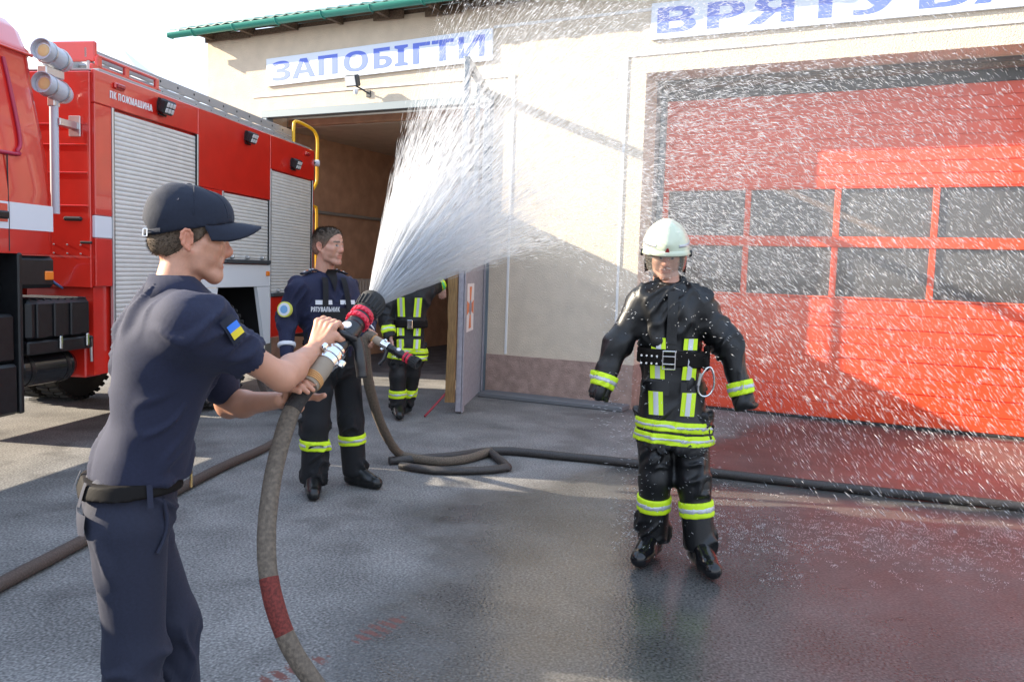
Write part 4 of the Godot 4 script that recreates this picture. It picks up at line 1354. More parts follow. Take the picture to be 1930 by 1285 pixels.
# tension folds: ridges drawn out along one direction, strong in some places and absent in others
func folds(seed_: int, amp: float, freq := 9.0, along := Vector3(0.3, 1, 0.2)) -> Callable:
	var n := FastNoiseLite.new()
	n.seed = seed_
	n.frequency = 1.0
	n.fractal_type = FastNoiseLite.FRACTAL_NONE
	var m := FastNoiseLite.new()
	m.seed = seed_ + 1
	m.frequency = 3.2
	m.fractal_type = FastNoiseLite.FRACTAL_NONE
	var d := along.normalized()
	return func(p: Vector3, _n: Vector3) -> float:
		var q := p + Vector3(m.get_noise_3dv(p + Vector3(5, 0, 0)), m.get_noise_3dv(p + Vector3(0, 7, 0)), m.get_noise_3dv(p + Vector3(0, 0, 9))) * 0.05
		q -= d * q.dot(d) * 0.76
		var v := 1.0 - absf(n.get_noise_3dv(q * freq * 2.2)) * 2.6
		var place := smoothstep(-0.25, 0.35, m.get_noise_3dv(p * 0.9))
		return amp * (maxf(v, 0.0) * place - 0.25)

# a band of cloth round a field, kept between two parallel planes
func band(f: Field, at: Vector3, n: Vector3, w: float, grow: float, cell: float, push = null) -> ArrayMesh:
	var g := f.copy(grow)
	n = n.normalized()
	g.cut(n, at + n * w * 0.5)
	g.cut(-n, at - n * w * 0.5)
	g.flat = n
	return netted(g, cell, null, push)
func stripes(called: String, f: Field, at: Vector3, n: Vector3, w: float, parent: Node, cell := 0.009, push = null, g := 0.004):
	var b := part(called, band(f, at, n, w, g, cell, push), mats.hi_vis, parent)
	part("silver_stripe", band(f, at, n, w * 0.36, g + 0.0025, cell, push), mats.reflective, b)

func boot(f: Field, ankle: Vector3, toe: Vector3, heel_y := 0.0, s := 1.0):
	var fwd := Vector3(toe.x - ankle.x, 0, toe.z - ankle.z).normalized()
	var a := Vector3(ankle.x, heel_y, ankle.z)
	f.cap(Vector3(ankle.x, heel_y + 0.26 * s, ankle.z), a + Vector3(0, 0.08 * s, 0), 0.055 * s, 0.052 * s)
	f.cap(a - fwd * 0.035 * s + Vector3(0, 0.045 * s, 0), a + fwd * 0.10 * s + Vector3(0, 0.045 * s, 0), 0.045 * s, 0.046 * s)
	f.cap(a + fwd * 0.10 * s + Vector3(0, 0.045 * s, 0), a + fwd * 0.19 * s + Vector3(0, 0.040 * s, 0), 0.048 * s, 0.042 * s)
	f.cap(a + fwd * 0.02 * s + Vector3(0, 0.10 * s, 0), a + fwd * 0.13 * s + Vector3(0, 0.06 * s, 0), 0.050 * s, 0.04 * s)
	f.cut(Vector3.DOWN, Vector3(0, heel_y + 0.004, 0))

func make_people():
	skin_mat = mat("skin", Color.WHITE, 0.48)
	skin_mat.vertex_color_use_as_albedo = true
	skin_mat.subsurf_scatter_enabled = true
	skin_mat.subsurf_scatter_strength = 0.08
	grain(skin_mat, 8.0, null, noise_tex(0.25, 0, 1, 43, true, 3.0), 0.2)
	var hm := mat("hair", Color.WHITE, 0.75)
	hm.vertex_color_use_as_albedo = true
	mat("hi_vis", Color(0.62, 0.85, 0.015), 0.6)
	mat("reflective", Color(0.52, 0.54, 0.58), 0.32, 0.3)
	cloth("navy_polo", Color(0.017, 0.020, 0.050), 0.85, 0.4)
	cloth("navy_trousers", Color(0.017, 0.020, 0.043), 0.8, 0.35)
	cloth("navy_cap", Color(0.010, 0.014, 0.030), 0.85, 0.4)
	cloth("navy_jacket", Color(0.010, 0.013, 0.048), 0.8, 0.2)
	cloth("black_suit", Color(0.008, 0.008, 0.009), 0.6, 0.1)
	cloth("black_overall", Color(0.008, 0.008, 0.010), 0.85, 0.1)
	mat("leather", Color(0.012, 0.010, 0.009), 0.7).metallic_specular = 0.25
	mat("boot_leather", Color(0.010, 0.010, 0.010), 0.3)
	mat("brass", Color(0.65, 0.48, 0.22), 0.25, 0.9)
	mat("flag_blue", Color(0.04, 0.20, 0.72), 0.7)
	mat("flag_yellow", Color(0.80, 0.62, 0.03), 0.7)
	mat("label_white", Color(0.66, 0.66, 0.68), 0.6)
	make_operator()
	make_sprayed()
	make_watcher()
	make_gate_person()

func make_operator():
	var root := thing("person", "person in navy polo shirt and cap aiming the spraying hose nozzle", "person", Vector3(-1.07, 0, -2.36))
	var o := root.position
	var V := func(x: float, y: float, z: float) -> Vector3: return Vector3(x, y, z) - o
	var tone := Color(0.58, 0.285, 0.18)
	var fwd := Vector3(0.87, 0, -0.49)
	var rgt := Vector3(0.49, 0, 0.87)
	var shR: Vector3 = V.call(-0.850, 1.402, -2.185); var elR: Vector3 = V.call(-0.665, 1.242, -2.386); var wrR: Vector3 = V.call(-0.630, 1.303, -2.622)
	var shL: Vector3 = V.call(-0.995, 1.392, -2.530); var elL: Vector3 = V.call(-0.920, 1.104, -2.679); var wrL: Vector3 = V.call(-0.713, 1.150, -2.530)
	var pel: Vector3 = V.call(-1.092, 0.857, -2.369); var waist: Vector3 = V.call(-1.075, 0.984, -2.363)
	var chest: Vector3 = V.call(-0.977, 1.260, -2.346); var neck: Vector3 = V.call(-0.937, 1.478, -2.334)
	var hipR := pel + rgt * 0.085 + Vector3(0, -0.05, 0); var hipL := pel - rgt * 0.085 + Vector3(0, -0.05, 0)
	var knR: Vector3 = V.call(-1.05, 0.46, -2.28); var knL: Vector3 = V.call(-1.035, 0.46, -2.49)
	var anR: Vector3 = V.call(-1.09, 0.10, -2.25); var anL: Vector3 = V.call(-1.04, 0.10, -2.56)
	# head
	var hf := Vector3(0.92, -0.05, -0.40).normalized()
	var hx := Vector3.UP.cross(hf).normalized()
	var H := Transform3D(Basis(hx, hf.cross(hx), hf), V.call(-0.911, 1.630, -2.334))
	var out := blank()
	head_field(H, 0.96).net(0.0036, out, face_color(H, tone, Color(0.10, 0.06, 0.035), 0.96))
	for x in [-1.0, 1.0]: ear_field(H, x, 0.98).net(0.0024, out, face_color(H, tone, Color(0.10, 0.06, 0.035), 0.96))
	# body under the clothes, arms bare
	var b := Field.new(0.03)
	b.cap(neck, chest + fwd * 0.02, 0.062, 0.10)
	b.cap(chest, waist, 0.105, 0.10); b.cap(waist, pel, 0.10, 0.11)
	b.cap(hipR, knR, 0.07, 0.05); b.cap(knR, anR, 0.048, 0.036); b.cap(hipL, knL, 0.07, 0.05); b.cap(knL, anL, 0.048, 0.036)
	for a in [[shR, elR, wrR], [shL, elL, wrL]]:
		var s: Vector3 = a[0]; var e: Vector3 = a[1]; var w: Vector3 = a[2]
		b.cap(s, e, 0.047, 0.039)
		var bulge := e.lerp(w, 0.28)
		b.cap(e, bulge, 0.038, 0.040)
		b.cap(bulge, w, 0.040, 0.026)
	var ac := func(_p: Vector3, _n: Vector3) -> Color: return tone
	var nz := FastNoiseLite.new()
	nz.frequency = 14.0
	var skin_col := func(p: Vector3, _n: Vector3) -> Color:
		return tone * (1.0 + 0.10 * nz.get_noise_3dv(p)) * Color(1, 1, 1, 1)
	b.net(0.0085, out, skin_col)
	# hands: the right one over the bail handle, the left one round the hose
	var hr := Field.new(0.006)
	grip(hr, wrR, V.call(-0.598, 1.365, -2.697), Vector3(0.88, -0.22, 0.42), Vector3(-0.32, 0.55, 0.77), 0.011, -1.0, 8.0)
	hr.cap(wrR, elR.lerp(wrR, 0.9), 0.0255, 0.028)
	hr.net(0.0031, out, skin_col)
	var hl := Field.new(0.006)
	var noz := Vector3(0.43, 0.50, -0.75).normalized()
	grip(hl, wrL, V.call(-0.636, 1.170, -2.518), noz, Vector3(-0.70, -0.15, -0.55), 0.034, 1.0, 22.0, 0.9)
	hl.cap(wrL, elL.lerp(wrL, 0.9), 0.0255, 0.028)
	hl.net(0.0031, out, skin_col)
	part("body", bake(out), skin_mat, root)
	# hair below the cap
	var hairm := hair_mesh(H, Color(0.11, 0.075, 0.048), 0.0042, 0.97, 0.001)
	part("hair", hairm, mats.hair, root)
	# polo shirt
	var sh := Field.new(0.075)
	sh.cap(chest + rgt * 0.065 + Vector3(0, 0.055, 0), chest - rgt * 0.08 + Vector3(0, 0.055, 0), 0.106, 0.106)
	sh.cap(chest + rgt * 0.055 - fwd * 0.005, waist + rgt * 0.05 + Vector3(0, -0.05, 0), 0.110, 0.112)
	sh.cap(chest - rgt * 0.055, waist - rgt * 0.05 + Vector3(0, -0.05, 0), 0.110, 0.110)
	sh.cap(chest - fwd * 0.055 + Vector3(0, 0.09, 0), chest - fwd * 0.065 + Vector3(0, -0.05, 0), 0.080, 0.078)
	sh.cap(neck + Vector3(0, -0.065, 0) - fwd * 0.015, shR + Vector3(0, 0.0, 0), 0.076, 0.068)
	sh.cap(neck + Vector3(0, -0.065, 0) - fwd * 0.015, shL, 0.076, 0.066)
	sh.cap(chest - fwd * 0.02 + rgt * 0.07 + Vector3(0, 0.06, 0), shR, 0.086, 0.070)
	sh.cap(neck, neck + Vector3(0, -0.05, 0), 0.068, 0.085)
	sh.cap(waist + Vector3(0, -0.03, 0), waist + Vector3(0, -0.12, 0), 0.112, 0.108)
	sh.cap(shR, shR.lerp(elR, 0.80), 0.068, 0.060)
	sh.cap(shL, shL.lerp(elL, 0.75), 0.072, 0.068)
	var cuts := [[elR - shR, shR.lerp(elR, 0.70)]]
	var shirt := sh.copy()
	shirt.cut(Vector3.DOWN, V.call(0.000, 0.940, 0.000))
	shirt.cut(Vector3(0.16, 1, -0.12), neck + Vector3(0, 0.012, 0))
	# the sleeve's hem: cut only near the arm
	var fo := folds(3, 0.030, 4.0, Vector3(0.55, 0.75, -0.3))
	var lump := FastNoiseLite.new()
	lump.frequency = 1.0; lump.seed = 12; lump.fractal_octaves = 2
	var armd := (elR - shR).normalized()
	var drape := func(p: Vector3, n: Vector3) -> float:
		# slack cloth bunches above the belt, tight over the shoulders
		var slack := clampf((1.28 - (p.y + o.y)) * 3.0, 0.55, 1.0)
		return float(fo.call(p, n)) * slack + 0.007 * slack * lump.get_noise_3dv(p * Vector3(4, 6, 4))
	# two pieces: torso with the far sleeve, and the near sleeve cut square to the arm
	var nearcut := shirt.copy()
	part("polo_shirt", netted(clip_limb(nearcut, shR, elR, 0.55, 0.10), 0.0085, null, drape), mats.navy_polo, root)
	# collar: a folded stand round the neck
	var cm := MB.new()
	cm.smooth(true)
	var nn := 26
	var prev := []
	for k in nn + 1:
		var a := -PI * 0.86 + PI * 1.72 * k / nn
		var dirv := -fwd * cos(a) + rgt * sin(a)
		var open := smoothstep(0.62, 0.86, absf(a) / PI)
		var c0 := neck - fwd * 0.012 + Vector3(0, 0.018, 0) + fwd * (0.02 * open)
		var inner := c0 + dirv * 0.066 + Vector3(0, 0.028 - 0.045 * open, 0)
		var top := c0 + dirv * 0.073 + Vector3(0, 0.034 - 0.045 * open, 0)
		var low := c0 + dirv * (0.100 + 0.006 * open) + Vector3(0, -0.028 - 0.05 * open, 0)
		var under := c0 + dirv * 0.068 + Vector3(0, -0.03 - 0.05 * open, 0)
		var col := [under, inner, top, low, low - dirv * 0.006 - Vector3(0, 0.004, 0)]
		if k:
			for j in 4: cm.quad(prev[j], col[j], col[j + 1], prev[j + 1])
		prev = col
	part("collar", cm.mesh(), mats.navy_polo, root)
	# flag patch on the near sleeve, on a dark backing
	var pc: Vector3 = shR.lerp(elR, 0.34) + Vector3(0.035, 0.035, 0.05)
	var view := (Vector3(0, 1.57, 0) - o - pc).normalized()
	var pn := (Vector3(0.45, 0.40, 0.80)).normalized()
	var py := (-armd - pn * (-armd).dot(pn)).normalized()
	var px := py.cross(pn).normalized()
	var pbx := (px * 0.92 - py * 0.39).normalized(); var pby := (py * 0.92 + px * 0.39).normalized()
	var bk := part("flag_patch", patch(sh, pc, pbx, pby, 0.054, 0.062, 0.010, 5, 5), mats.navy_cap, root)
	part("blue_field", patch(sh, pc + pby * 0.003 + pbx * 0.003, pbx, pby, 0.044, 0.017, 0.012, 5, 3), mats.flag_blue, bk)
	part("yellow_field", patch(sh, pc - pby * 0.0141 + pbx * 0.003, pbx, pby, 0.044, 0.017, 0.012, 5, 3), mats.flag_yellow, bk)
	# trousers
	var tr := Field.new(0.035)
	tr.cap(pel + rgt * 0.055 + Vector3(0, 0.07, 0), pel - rgt * 0.055 + Vector3(0, 0.07, 0), 0.108)
	tr.cap(pel + rgt * 0.06 - fwd * 0.02, pel - rgt * 0.06 - fwd * 0.02, 0.118)
	tr.cap(hipR - fwd * 0.02, knR, 0.108, 0.083); tr.cap(knR, anR + Vector3(0, -0.02, 0), 0.080, 0.078)
	tr.cap(hipL - fwd * 0.01, knL, 0.105, 0.083); tr.cap(knL, anL + Vector3(0, -0.02, 0), 0.080, 0.078)
	var trc := tr.copy()
	trc.cut(Vector3.UP, V.call(0.000, 0.955, 0.000))
	trc.cut(Vector3.DOWN, Vector3(0, 0.045, 0))
	var tf := folds(8, 0.017, 4.0, Vector3(-0.6, 0.6, 0.3))
	var lt := part("trousers", netted(trc, 0.010, null, tf), mats.navy_trousers, root)
	# belt with loops and buckle
	var belt := part("belt", band(tr, V.call(-1.087, 0.932, -2.366), Vector3(-0.05, 1, 0.0), 0.042, 0.019, 0.0065), mats.leather, root)
	for k in 5:
		var a := -2.5 + 1.05 * k
		var d := -fwd * cos(a) + rgt * sin(a)
		part("belt_loop", patch(tr, pel + Vector3(0, 0.068, 0) + d * 0.13, d.cross(Vector3.UP) * -1.0, Vector3.UP, 0.016, 0.062, 0.024, 2, 6), mats.navy_trousers, lt)
	var bc := pel + fwd * 0.155 + rgt * 0.02 + Vector3(0, 0.065, 0)
	bpart("buckle", bc, Vector3(0.055, 0.045, 0.008), mats.brass, belt, 0.003).basis = Basis.looking_at(-(fwd + rgt * 0.15), Vector3.UP)
	# back pocket flap and side pocket welt
	part("pocket_flap", patch(tr, pel - fwd * 0.12 + rgt * 0.055 + Vector3(0, -0.012, 0), (rgt * 0.85 + fwd * 0.5).normalized(), Vector3.UP, 0.12, 0.055, 0.012, 8, 4, func(s: Vector2) -> Vector2: return Vector2(s.x, s.y - (0.22 * (1.0 - absf(s.x) * 2.0) if s.y < -0.3 else 0.0))), mats.navy_trousers, lt)
	var welt := []
	for k in 9:
		var t := k / 8.0
		var p := pel + rgt * 0.2 + fwd * (0.060 + 0.035 * sin(t * PI * 0.5) - 0.05 * t * t) + Vector3(0, 0.05 - 0.15 * t, 0)
		for j in 16: p -= rgt * (tr.raw(p) - 0.004) * 0.8
		welt.append(p)
	tpart("pocket_welt", welt, 0.006, mats.navy_trousers, lt, 6)
	# boots, below the picture but there
	for q in [[anR, knR], [anL, knL]]:
		var bf := Field.new(0.02)
		boot(bf, q[0], q[0] + fwd, 0.0)
		part("shoe", netted(bf, 0.012), mats.boot_leather, root)
	make_cap(root, H)

# keep the limb a->b only up to share t; the rest of the field stays
func clip_limb(f: Field, a: Vector3, b: Vector3, t: float, reach: float) -> Field:
	var n := (b - a).normalized()
	var at := a.lerp(b, t)
	f.sub(at + n * reach, at + n * (reach + 0.2), reach)
	return f

func make_cap(root: Node3D, H: Transform3D):
	var g := Node3D.new()
	g.name = "cap"
	root.add_child(g)
	var c := Field.new(0.02)
	var s := 0.98
	c.cap(H * Vector3(0, 0.050, -0.034), H * Vector3(0, 0.046, 0.024), 0.093, 0.084, H.basis.x, 1.07)
	c.cap(H * Vector3(0, 0.078, 0.0), H * Vector3(0, 0.072, 0.045), 0.072, 0.066, H.basis.x, 1.05)
	c.cap(H * Vector3(0, 0.10, -0.05), H * Vector3(0, 0.085, -0.06), 0.052, 0.055)
	c.cut(H.basis * Vector3(0, -1, 0.26), H * Vector3(0, 0.034, 0.02))
	# arched opening at the back
	c.sub(H * Vector3(0, 0.004, -0.20), H * Vector3(0, 0.004, -0.10), 0.036)
	var n := FastNoiseLite.new()
	n.frequency = 9.0; n.seed = 4
	var push := func(p: Vector3, _n: Vector3) -> float: return 0.003 * n.get_noise_3dv(p)
	part("crown", netted(c, 0.0055, null, push), mats.navy_cap, g)
	# six seams and the button
	for k in 6:
		var a := TAU * k / 6.0 + PI / 6.0
		var pts := []
		for j in 9:
			var e := (0.06 + 0.94 * j / 8.0) * PI * 0.46
			var d := H.basis * Vector3(sin(a) * sin(e), cos(e), cos(a) * sin(e))
			var p := H * Vector3(0, 0.055, 0.0) + d * 0.16
			for q in 14: p -= d * (c.raw(p) - 0.0006) * 0.8
			if (p - H * Vector3(0, 0.06, 0)).dot(H.basis.y) > 0: pts.append(p)
		if pts.size() > 2 and k != 3: tpart("seam", pts, 0.0018, mats.navy_cap, g, 5)
	var top := H * Vector3(0, 0.20, -0.012)
	for q in 14: top -= H.basis.y * (c.raw(top)) * 0.8
	lpart("button", top - H.basis.y * 0.003, H.basis.y, [Vector2(0, 0.009), Vector2(0.006, 0.0075), Vector2(0.008, 0)], mats.navy_cap, g, 12)
	# brim: a curved board
	var mb := MB.new()
	mb.smooth(true)
	var rows := []
	for i in 15:
		var a := (i / 14.0 - 0.5) * PI * 0.98
		var row := []
		for j in 7:
			var t := j / 6.0
			var x := sin(a) * (0.080 + 0.004 * t)
			var zin := 0.028 + cos(a) * 0.078
			var z := zin + t * 0.082 * pow(maxf(cos(a), 0.0), 0.42)
			var y := 0.060 - 0.012 * t - x * x * (3.2 + 4.2 * t) + 0.008 * sin(t * PI * 0.5)
			row.append([H * Vector3(x, y, z), H * Vector3(x, y - 0.005, z)])
		rows.append(row)
	for i in 14:
		for j in 6:
			mb.quad(rows[i][j][0], rows[i][j + 1][0], rows[i + 1][j + 1][0], rows[i + 1][j][0])
			mb.quad(rows[i + 1][j][1], rows[i + 1][j + 1][1], rows[i][j + 1][1], rows[i][j][1])
		mb.quad(rows[i][6][0], rows[i][6][1], rows[i + 1][6][1], rows[i + 1][6][0])
	part("brim", mb.mesh(), mats.navy_cap, g)
	# strap across the opening and its metal buckle
	var st := []
	for k in 15:
		var a := PI + (k / 14.0 - 0.5) * 1.9
		st.append(H * Vector3(sin(a) * 0.0865, 0.006 + 0.012 * absf(k / 7.0 - 1.0), -0.022 + cos(a) * 0.100))
	tpart("strap", st, 0.0085, mats.navy_cap, g, 8, 0.28, H.basis * Vector3(0, 0, -1))
	var a2 := PI + 0.42
	var bp := H * Vector3(-0.0880 * sin(0.50), 0.008, -0.024 - 0.104 * cos(0.50))
	var bn := (H.basis * Vector3(-sin(0.50), 0, -cos(0.50) * 0.9)).normalized()
	var bx := H.basis.y.cross(bn).normalized()
	var bm := MB.new()
	var fr := Transform3D(Basis(bx, H.basis.y, bn), bp + bn * 0.003)
	for e in [[-0.0095, 0, 0.003, 0.022], [0.0095, 0, 0.003, 0.022], [0, -0.0095, 0.016, 0.003], [0, 0.0095, 0.016, 0.003]]:
		bm.box(Vector3(e[0], e[1], 0), Vector3(e[2], e[3], 0.003), 0.001, fr)
	part("buckle", bm.mesh(), mats.chrome, g)
	for x in [-1.0, 1.0]:
		var d := H.basis * Vector3(0.72 * x, 0.55, -0.42).normalized()
		var p := H * Vector3(0, 0.05, 0) + d * 0.16
		for q in 14: p -= d * c.raw(p) * 0.8
		lpart("eyelet", p - d * 0.0005, d, [Vector2(0, 0.0045), Vector2(0.0014, 0.0035), Vector2(0.0008, 0.0012), Vector2(0.0008, 0)], mats.navy_trousers, g, 10)

# helmet of a firefighter: shell, comb, rim, visor and neck curtain; frame as for heads
func make_helmet(root: Node3D, H: Transform3D, shell: Material, visor: bool, cell := 0.007):
	var g := Node3D.new()
	g.name = "helmet"
	root.add_child(g)
	var c := Field.new(0.03)
	c.cap(H * Vector3(0, 0.052, -0.025), H * Vector3(0, 0.052, 0.02), 0.128, 0.120, H.basis.x, 1.02)
	c.cap(H * Vector3(0, 0.10, -0.05), H * Vector3(0, 0.10, 0.05), 0.088, 0.084)
	# raised comb from front to back
	c.cap(H * Vector3(0, 0.152, -0.09), H * Vector3(0, 0.158, 0.07), 0.030, 0.030)
	c.cap(H * Vector3(0, 0.158, 0.07), H * Vector3(0, 0.085, 0.128), 0.030, 0.020)
	c.cut(H.basis * Vector3(0, -1, -0.10), H * Vector3(0, 0.030, 0.0))
	var sh := part("shell", netted(c, cell), shell, g)
	# rim flares out a little and dips over the neck
	var mb := MB.new()
	mb.smooth(true)
	var prev := []
	for k in 41:
		var a := TAU * k / 40
		var d := H.basis * Vector3(sin(a), 0, cos(a))
		var rr := 0.131 + 0.016 * maxf(cos(a), 0.0) + 0.008 * maxf(-cos(a), 0.0)
		var y := 0.030 + 0.012 * cos(a)
		var col := [H * Vector3(sin(a) * 0.122, y + 0.014, cos(a) * 0.138), H * Vector3(sin(a) * rr, y - 0.012, cos(a) * (rr + 0.014)), H * Vector3(sin(a) * (rr - 0.006), y - 0.016, cos(a) * (rr + 0.008)), H * Vector3(sin(a) * 0.115, y - 0.004, cos(a) * 0.128)]
		if k:
			for j in 3: mb.quad(prev[j], col[j], col[j + 1], prev[j + 1])
		prev = col
	part("rim", mb.mesh(), shell, sh)
	part("badge", patch(c, H * Vector3(0, 0.052, 0.15), H.basis.x, H.basis.y, 0.032, 0.034, 0.004, 4, 4, func(s: Vector2) -> Vector2: return Vector2(s.x * (0.62 - 0.7 * s.y), s.y)), mat("badge_red", Color(0.35, 0.02, 0.02), 0.4), sh)
	# pale stripe round the shell
	for x in [-1.0, 1.0]:
		var pts := []
		for k in 9:
			var a: float = x * (0.45 + 0.20 * k)
			var d := H.basis * Vector3(sin(a), 0.0, cos(a))
			var p := H * Vector3(0, 0.075, 0) + d * 0.2
			for q in 16: p -= d * (c.raw(p) - 0.001) * 0.8
			pts.append(p)
		tpart("stripe", pts, 0.009, mats.reflective, sh, 6, 0.25, H.basis * Vector3(x, 0, 0.3))
	lpart("pivot", H * Vector3(0.124, 0.020, 0.02), H.basis.x, [Vector2(0, 0.02), Vector2(0.012, 0.017), Vector2(0.012, 0)], mats.black_plastic, g, 14)
	lpart("pivot", H * Vector3(-0.124, 0.020, 0.02), -H.basis.x, [Vector2(0, 0.02), Vector2(0.012, 0.017), Vector2(0.012, 0)], mats.black_plastic, g, 14)
	if visor:
		var vm := MB.new()
		vm.smooth(true)
		var vp := []
		for i in 19:
			var a := (i / 18.0 - 0.5) * PI * 0.96
			var col := []
			for j in 8:
				var t := j / 7.0
				var drop := 0.118 * t * pow(maxf(cos(a * 0.9), 0.0), 0.5)
				col.append(H * Vector3(sin(a) * (0.118 - 0.010 * t), 0.026 - drop, 0.016 + cos(a) * (0.128 - 0.012 * t)))
			if i:
				for j in 7: vm.quad(vp[j], col[j], col[j + 1], vp[j + 1])
			vp = col
		var gm := mat("visor_clear", Color(0.62, 0.58, 0.50, 0.17), 0.06)
		gm.transparency = BaseMaterial3D.TRANSPARENCY_ALPHA
		part("visor", vm.mesh(), gm, g)
	# neck curtain
	var nm := MB.new()
	nm.smooth(true)
	var np := []
	for k in 21:
		var a := PI + (k / 20.0 - 0.5) * PI * 1.12
		var w := 1.0 + 0.03 * sin(k * 2.3)
		var col := [H * Vector3(sin(a) * 0.112, 0.03, cos(a) * 0.122), H * Vector3(sin(a) * 0.112 * w, -0.045, cos(a) * 0.124 * w), H * Vector3(sin(a) * 0.108 * w, -0.10, cos(a) * 0.125 * w)]
		if k:
			for j in 2: nm.quad(np[j], col[j], col[j + 1], np[j + 1])
		np = col
	part("neck_curtain", nm.mesh(), mats.black_suit, g)

# turnout gear shared by the sprayed person and the one at the gate
func turnout(root: Node3D, j: Dictionary, fwd: Vector3, cell: float, key: String) -> Dictionary:
	var lft := Vector3.UP.cross(fwd)
	var suit: Material = mats[key]
	var k := Field.new(0.05)
	var nk: Vector3 = j.neck
	k.cap(nk + Vector3(0, -0.11, 0) - lft * 0.08, nk + Vector3(0, -0.11, 0) + lft * 0.08, 0.098, 0.098)
	k.cap(nk + Vector3(0, -0.08, 0), j.shL, 0.085, 0.085); k.cap(nk + Vector3(0, -0.08, 0), j.shR, 0.085, 0.085)
	for s in [-1.0, 1.0]:
		k.cap(nk + Vector3(0, -0.20, 0) + lft * 0.062 * s, j.waist + lft * 0.046 * s, 0.122, 0.104)
		k.cap(j.waist + lft * 0.048 * s, j.hem + lft * 0.080 * s + Vector3(0, -0.05, 0), 0.104, 0.134)
	var sl := Field.new(0.05)
	for a in [[j.shR, j.elR, j.wrR], [j.shL, j.elL, j.wrL]]:
		k.cap(a[0], a[1], 0.080, 0.072); k.cap(a[1], a[2], 0.072, 0.060)
		sl.cap(a[0], a[1], 0.080, 0.072); sl.cap(a[1], a[2], 0.072, 0.060)
	var jk := k.copy()
	jk.cut(Vector3.UP, nk + Vector3(0, 0.0, 0))
	for a in [[j.elR, j.wrR], [j.elL, j.wrL]]:
		clip_limb(jk, a[0], a[1], 1.0, 0.075)
	# the skirt ends at the hem: torso cut, sleeves reach lower, so cut by a slab only under the torso
	var hem_y: float = j.hem.y
	jk.sub(j.hem + Vector3(-0.14, -0.15, 0), j.hem + Vector3(0.14, -0.15, 0), 0.15)
	var fo := folds(21, 0.024, 3.6, Vector3(0.4, 0.9, 0.1))
	var lump := FastNoiseLite.new()
	lump.frequency = 1.0; lump.seed = 31; lump.fractal_octaves = 2
	var drape := func(p: Vector3, n: Vector3) -> float:
		return float(fo.call(p, n)) + 0.008 * lump.get_noise_3dv(p * Vector3(5, 7, 5))
	var jm := part("turnout_jacket", netted(jk, cell, null, drape), suit, root)
	# collar
	var cl := Field.new(0.02)
	cl.cap(nk + Vector3(0, -0.04, 0), nk + Vector3(0, 0.05, 0.0), 0.088, 0.082)
	cl.cut(Vector3(0, 1, 0) + fwd * 0.35, nk + Vector3(0, 0.02, 0))
	part("stand_collar", netted(cl, cell, null, drape), suit, jm)
	# skirt bands, sleeve bands
	var sk := Field.new(0.05)
	for s in [-1.0, 1.0]:
		sk.cap(j.waist + lft * 0.048 * s, j.hem + lft * 0.080 * s + Vector3(0, -0.05, 0), 0.104, 0.134)
	for y in [0.015, 0.085]:
		stripes("hi_vis_band", sk, j.hem + Vector3(0, y, 0), Vector3(0.05, 1, 0), 0.058, jm, cell * 0.8, drape, 0.008)
	for a in [[j.elR, j.wrR], [j.elL, j.wrL]]:
		var e: Vector3 = a[0]; var w: Vector3 = a[1]
		var lf := Field.new(0.02)
		lf.cap(e, w, 0.072, 0.060)
		stripes("hi_vis_band", lf, e.lerp(w, 0.70), w - e, 0.075, jm, cell * 0.8, drape, 0.012)
	# braces of reflective tape on the front, in short lengths
	for s in [-1.0, 1.0]:
		for r in j.tape:
			var c: Vector3 = j.waist + lft * (0.085 * s) + fwd * 0.12
			c.y = r[0]
			var bx := lft
			var up: Vector3 = (Vector3.UP + lft * (0.06 * s)).normalized()
			var b := part("hi_vis_tape", patch(k, c, bx, up, 0.075, r[1], 0.012, 4, 6), mats.hi_vis, jm)
			part("silver_stripe", patch(k, c, bx, up, 0.026, r[1] * 0.98, 0.0145, 3, 6), mats.reflective, b)
	# trousers
	var tr := Field.new(0.03)
	tr.cap(j.hipR + Vector3(0, 0.06, 0), j.hipL + Vector3(0, 0.06, 0), 0.115)
	for a in [[j.hipR, j.knR, j.anR], [j.hipL, j.knL, j.anL]]:
		tr.cap(a[0], a[1], 0.106, 0.094); tr.cap(a[1], a[2] + Vector3(0, 0.03, 0), 0.094, 0.090)
	var tc := tr.copy()
	tc.cut(Vector3.DOWN, Vector3(0, j.anR.y - 0.015, 0))
	tc.cut(Vector3.UP, Vector3(0, hem_y + 0.15, 0))
	var tf := folds(33, 0.028, 3.6, Vector3(0.8, 0.5, 0.3))
	var tm := part("turnout_trousers", netted(tc, cell, null, tf), suit, root)
	for a in [[j.knR, j.anR], [j.knL, j.anL]]:
		var lf := Field.new(0.02)
		lf.cap(a[0], a[1] + Vector3(0, 0.03, 0), 0.094, 0.090)
		lf.cap(a[0] + Vector3(0, 0.2, 0), a[0], 0.100, 0.094)
		var at: Vector3 = a[0].lerp(a[1], j.get("knee_band", 0.0))
		stripes("hi_vis_band", lf, at, a[1] - a[0], 0.085, tm, cell * 0.8, tf, 0.010)
	# boots
	for a in [[j.anR, j.toeR], [j.anL, j.toeL]]:
		var bf := Field.new(0.02)
		boot(bf, a[0], a[1], a[0].y - 0.09, 1.12)
		part("boot", netted(bf, cell), mats.boot_wet if key == "wet_suit" else mats.boot_leather, root)
	return {"jacket": k, "jm": jm, "trousers": tr, "skirt": sk}

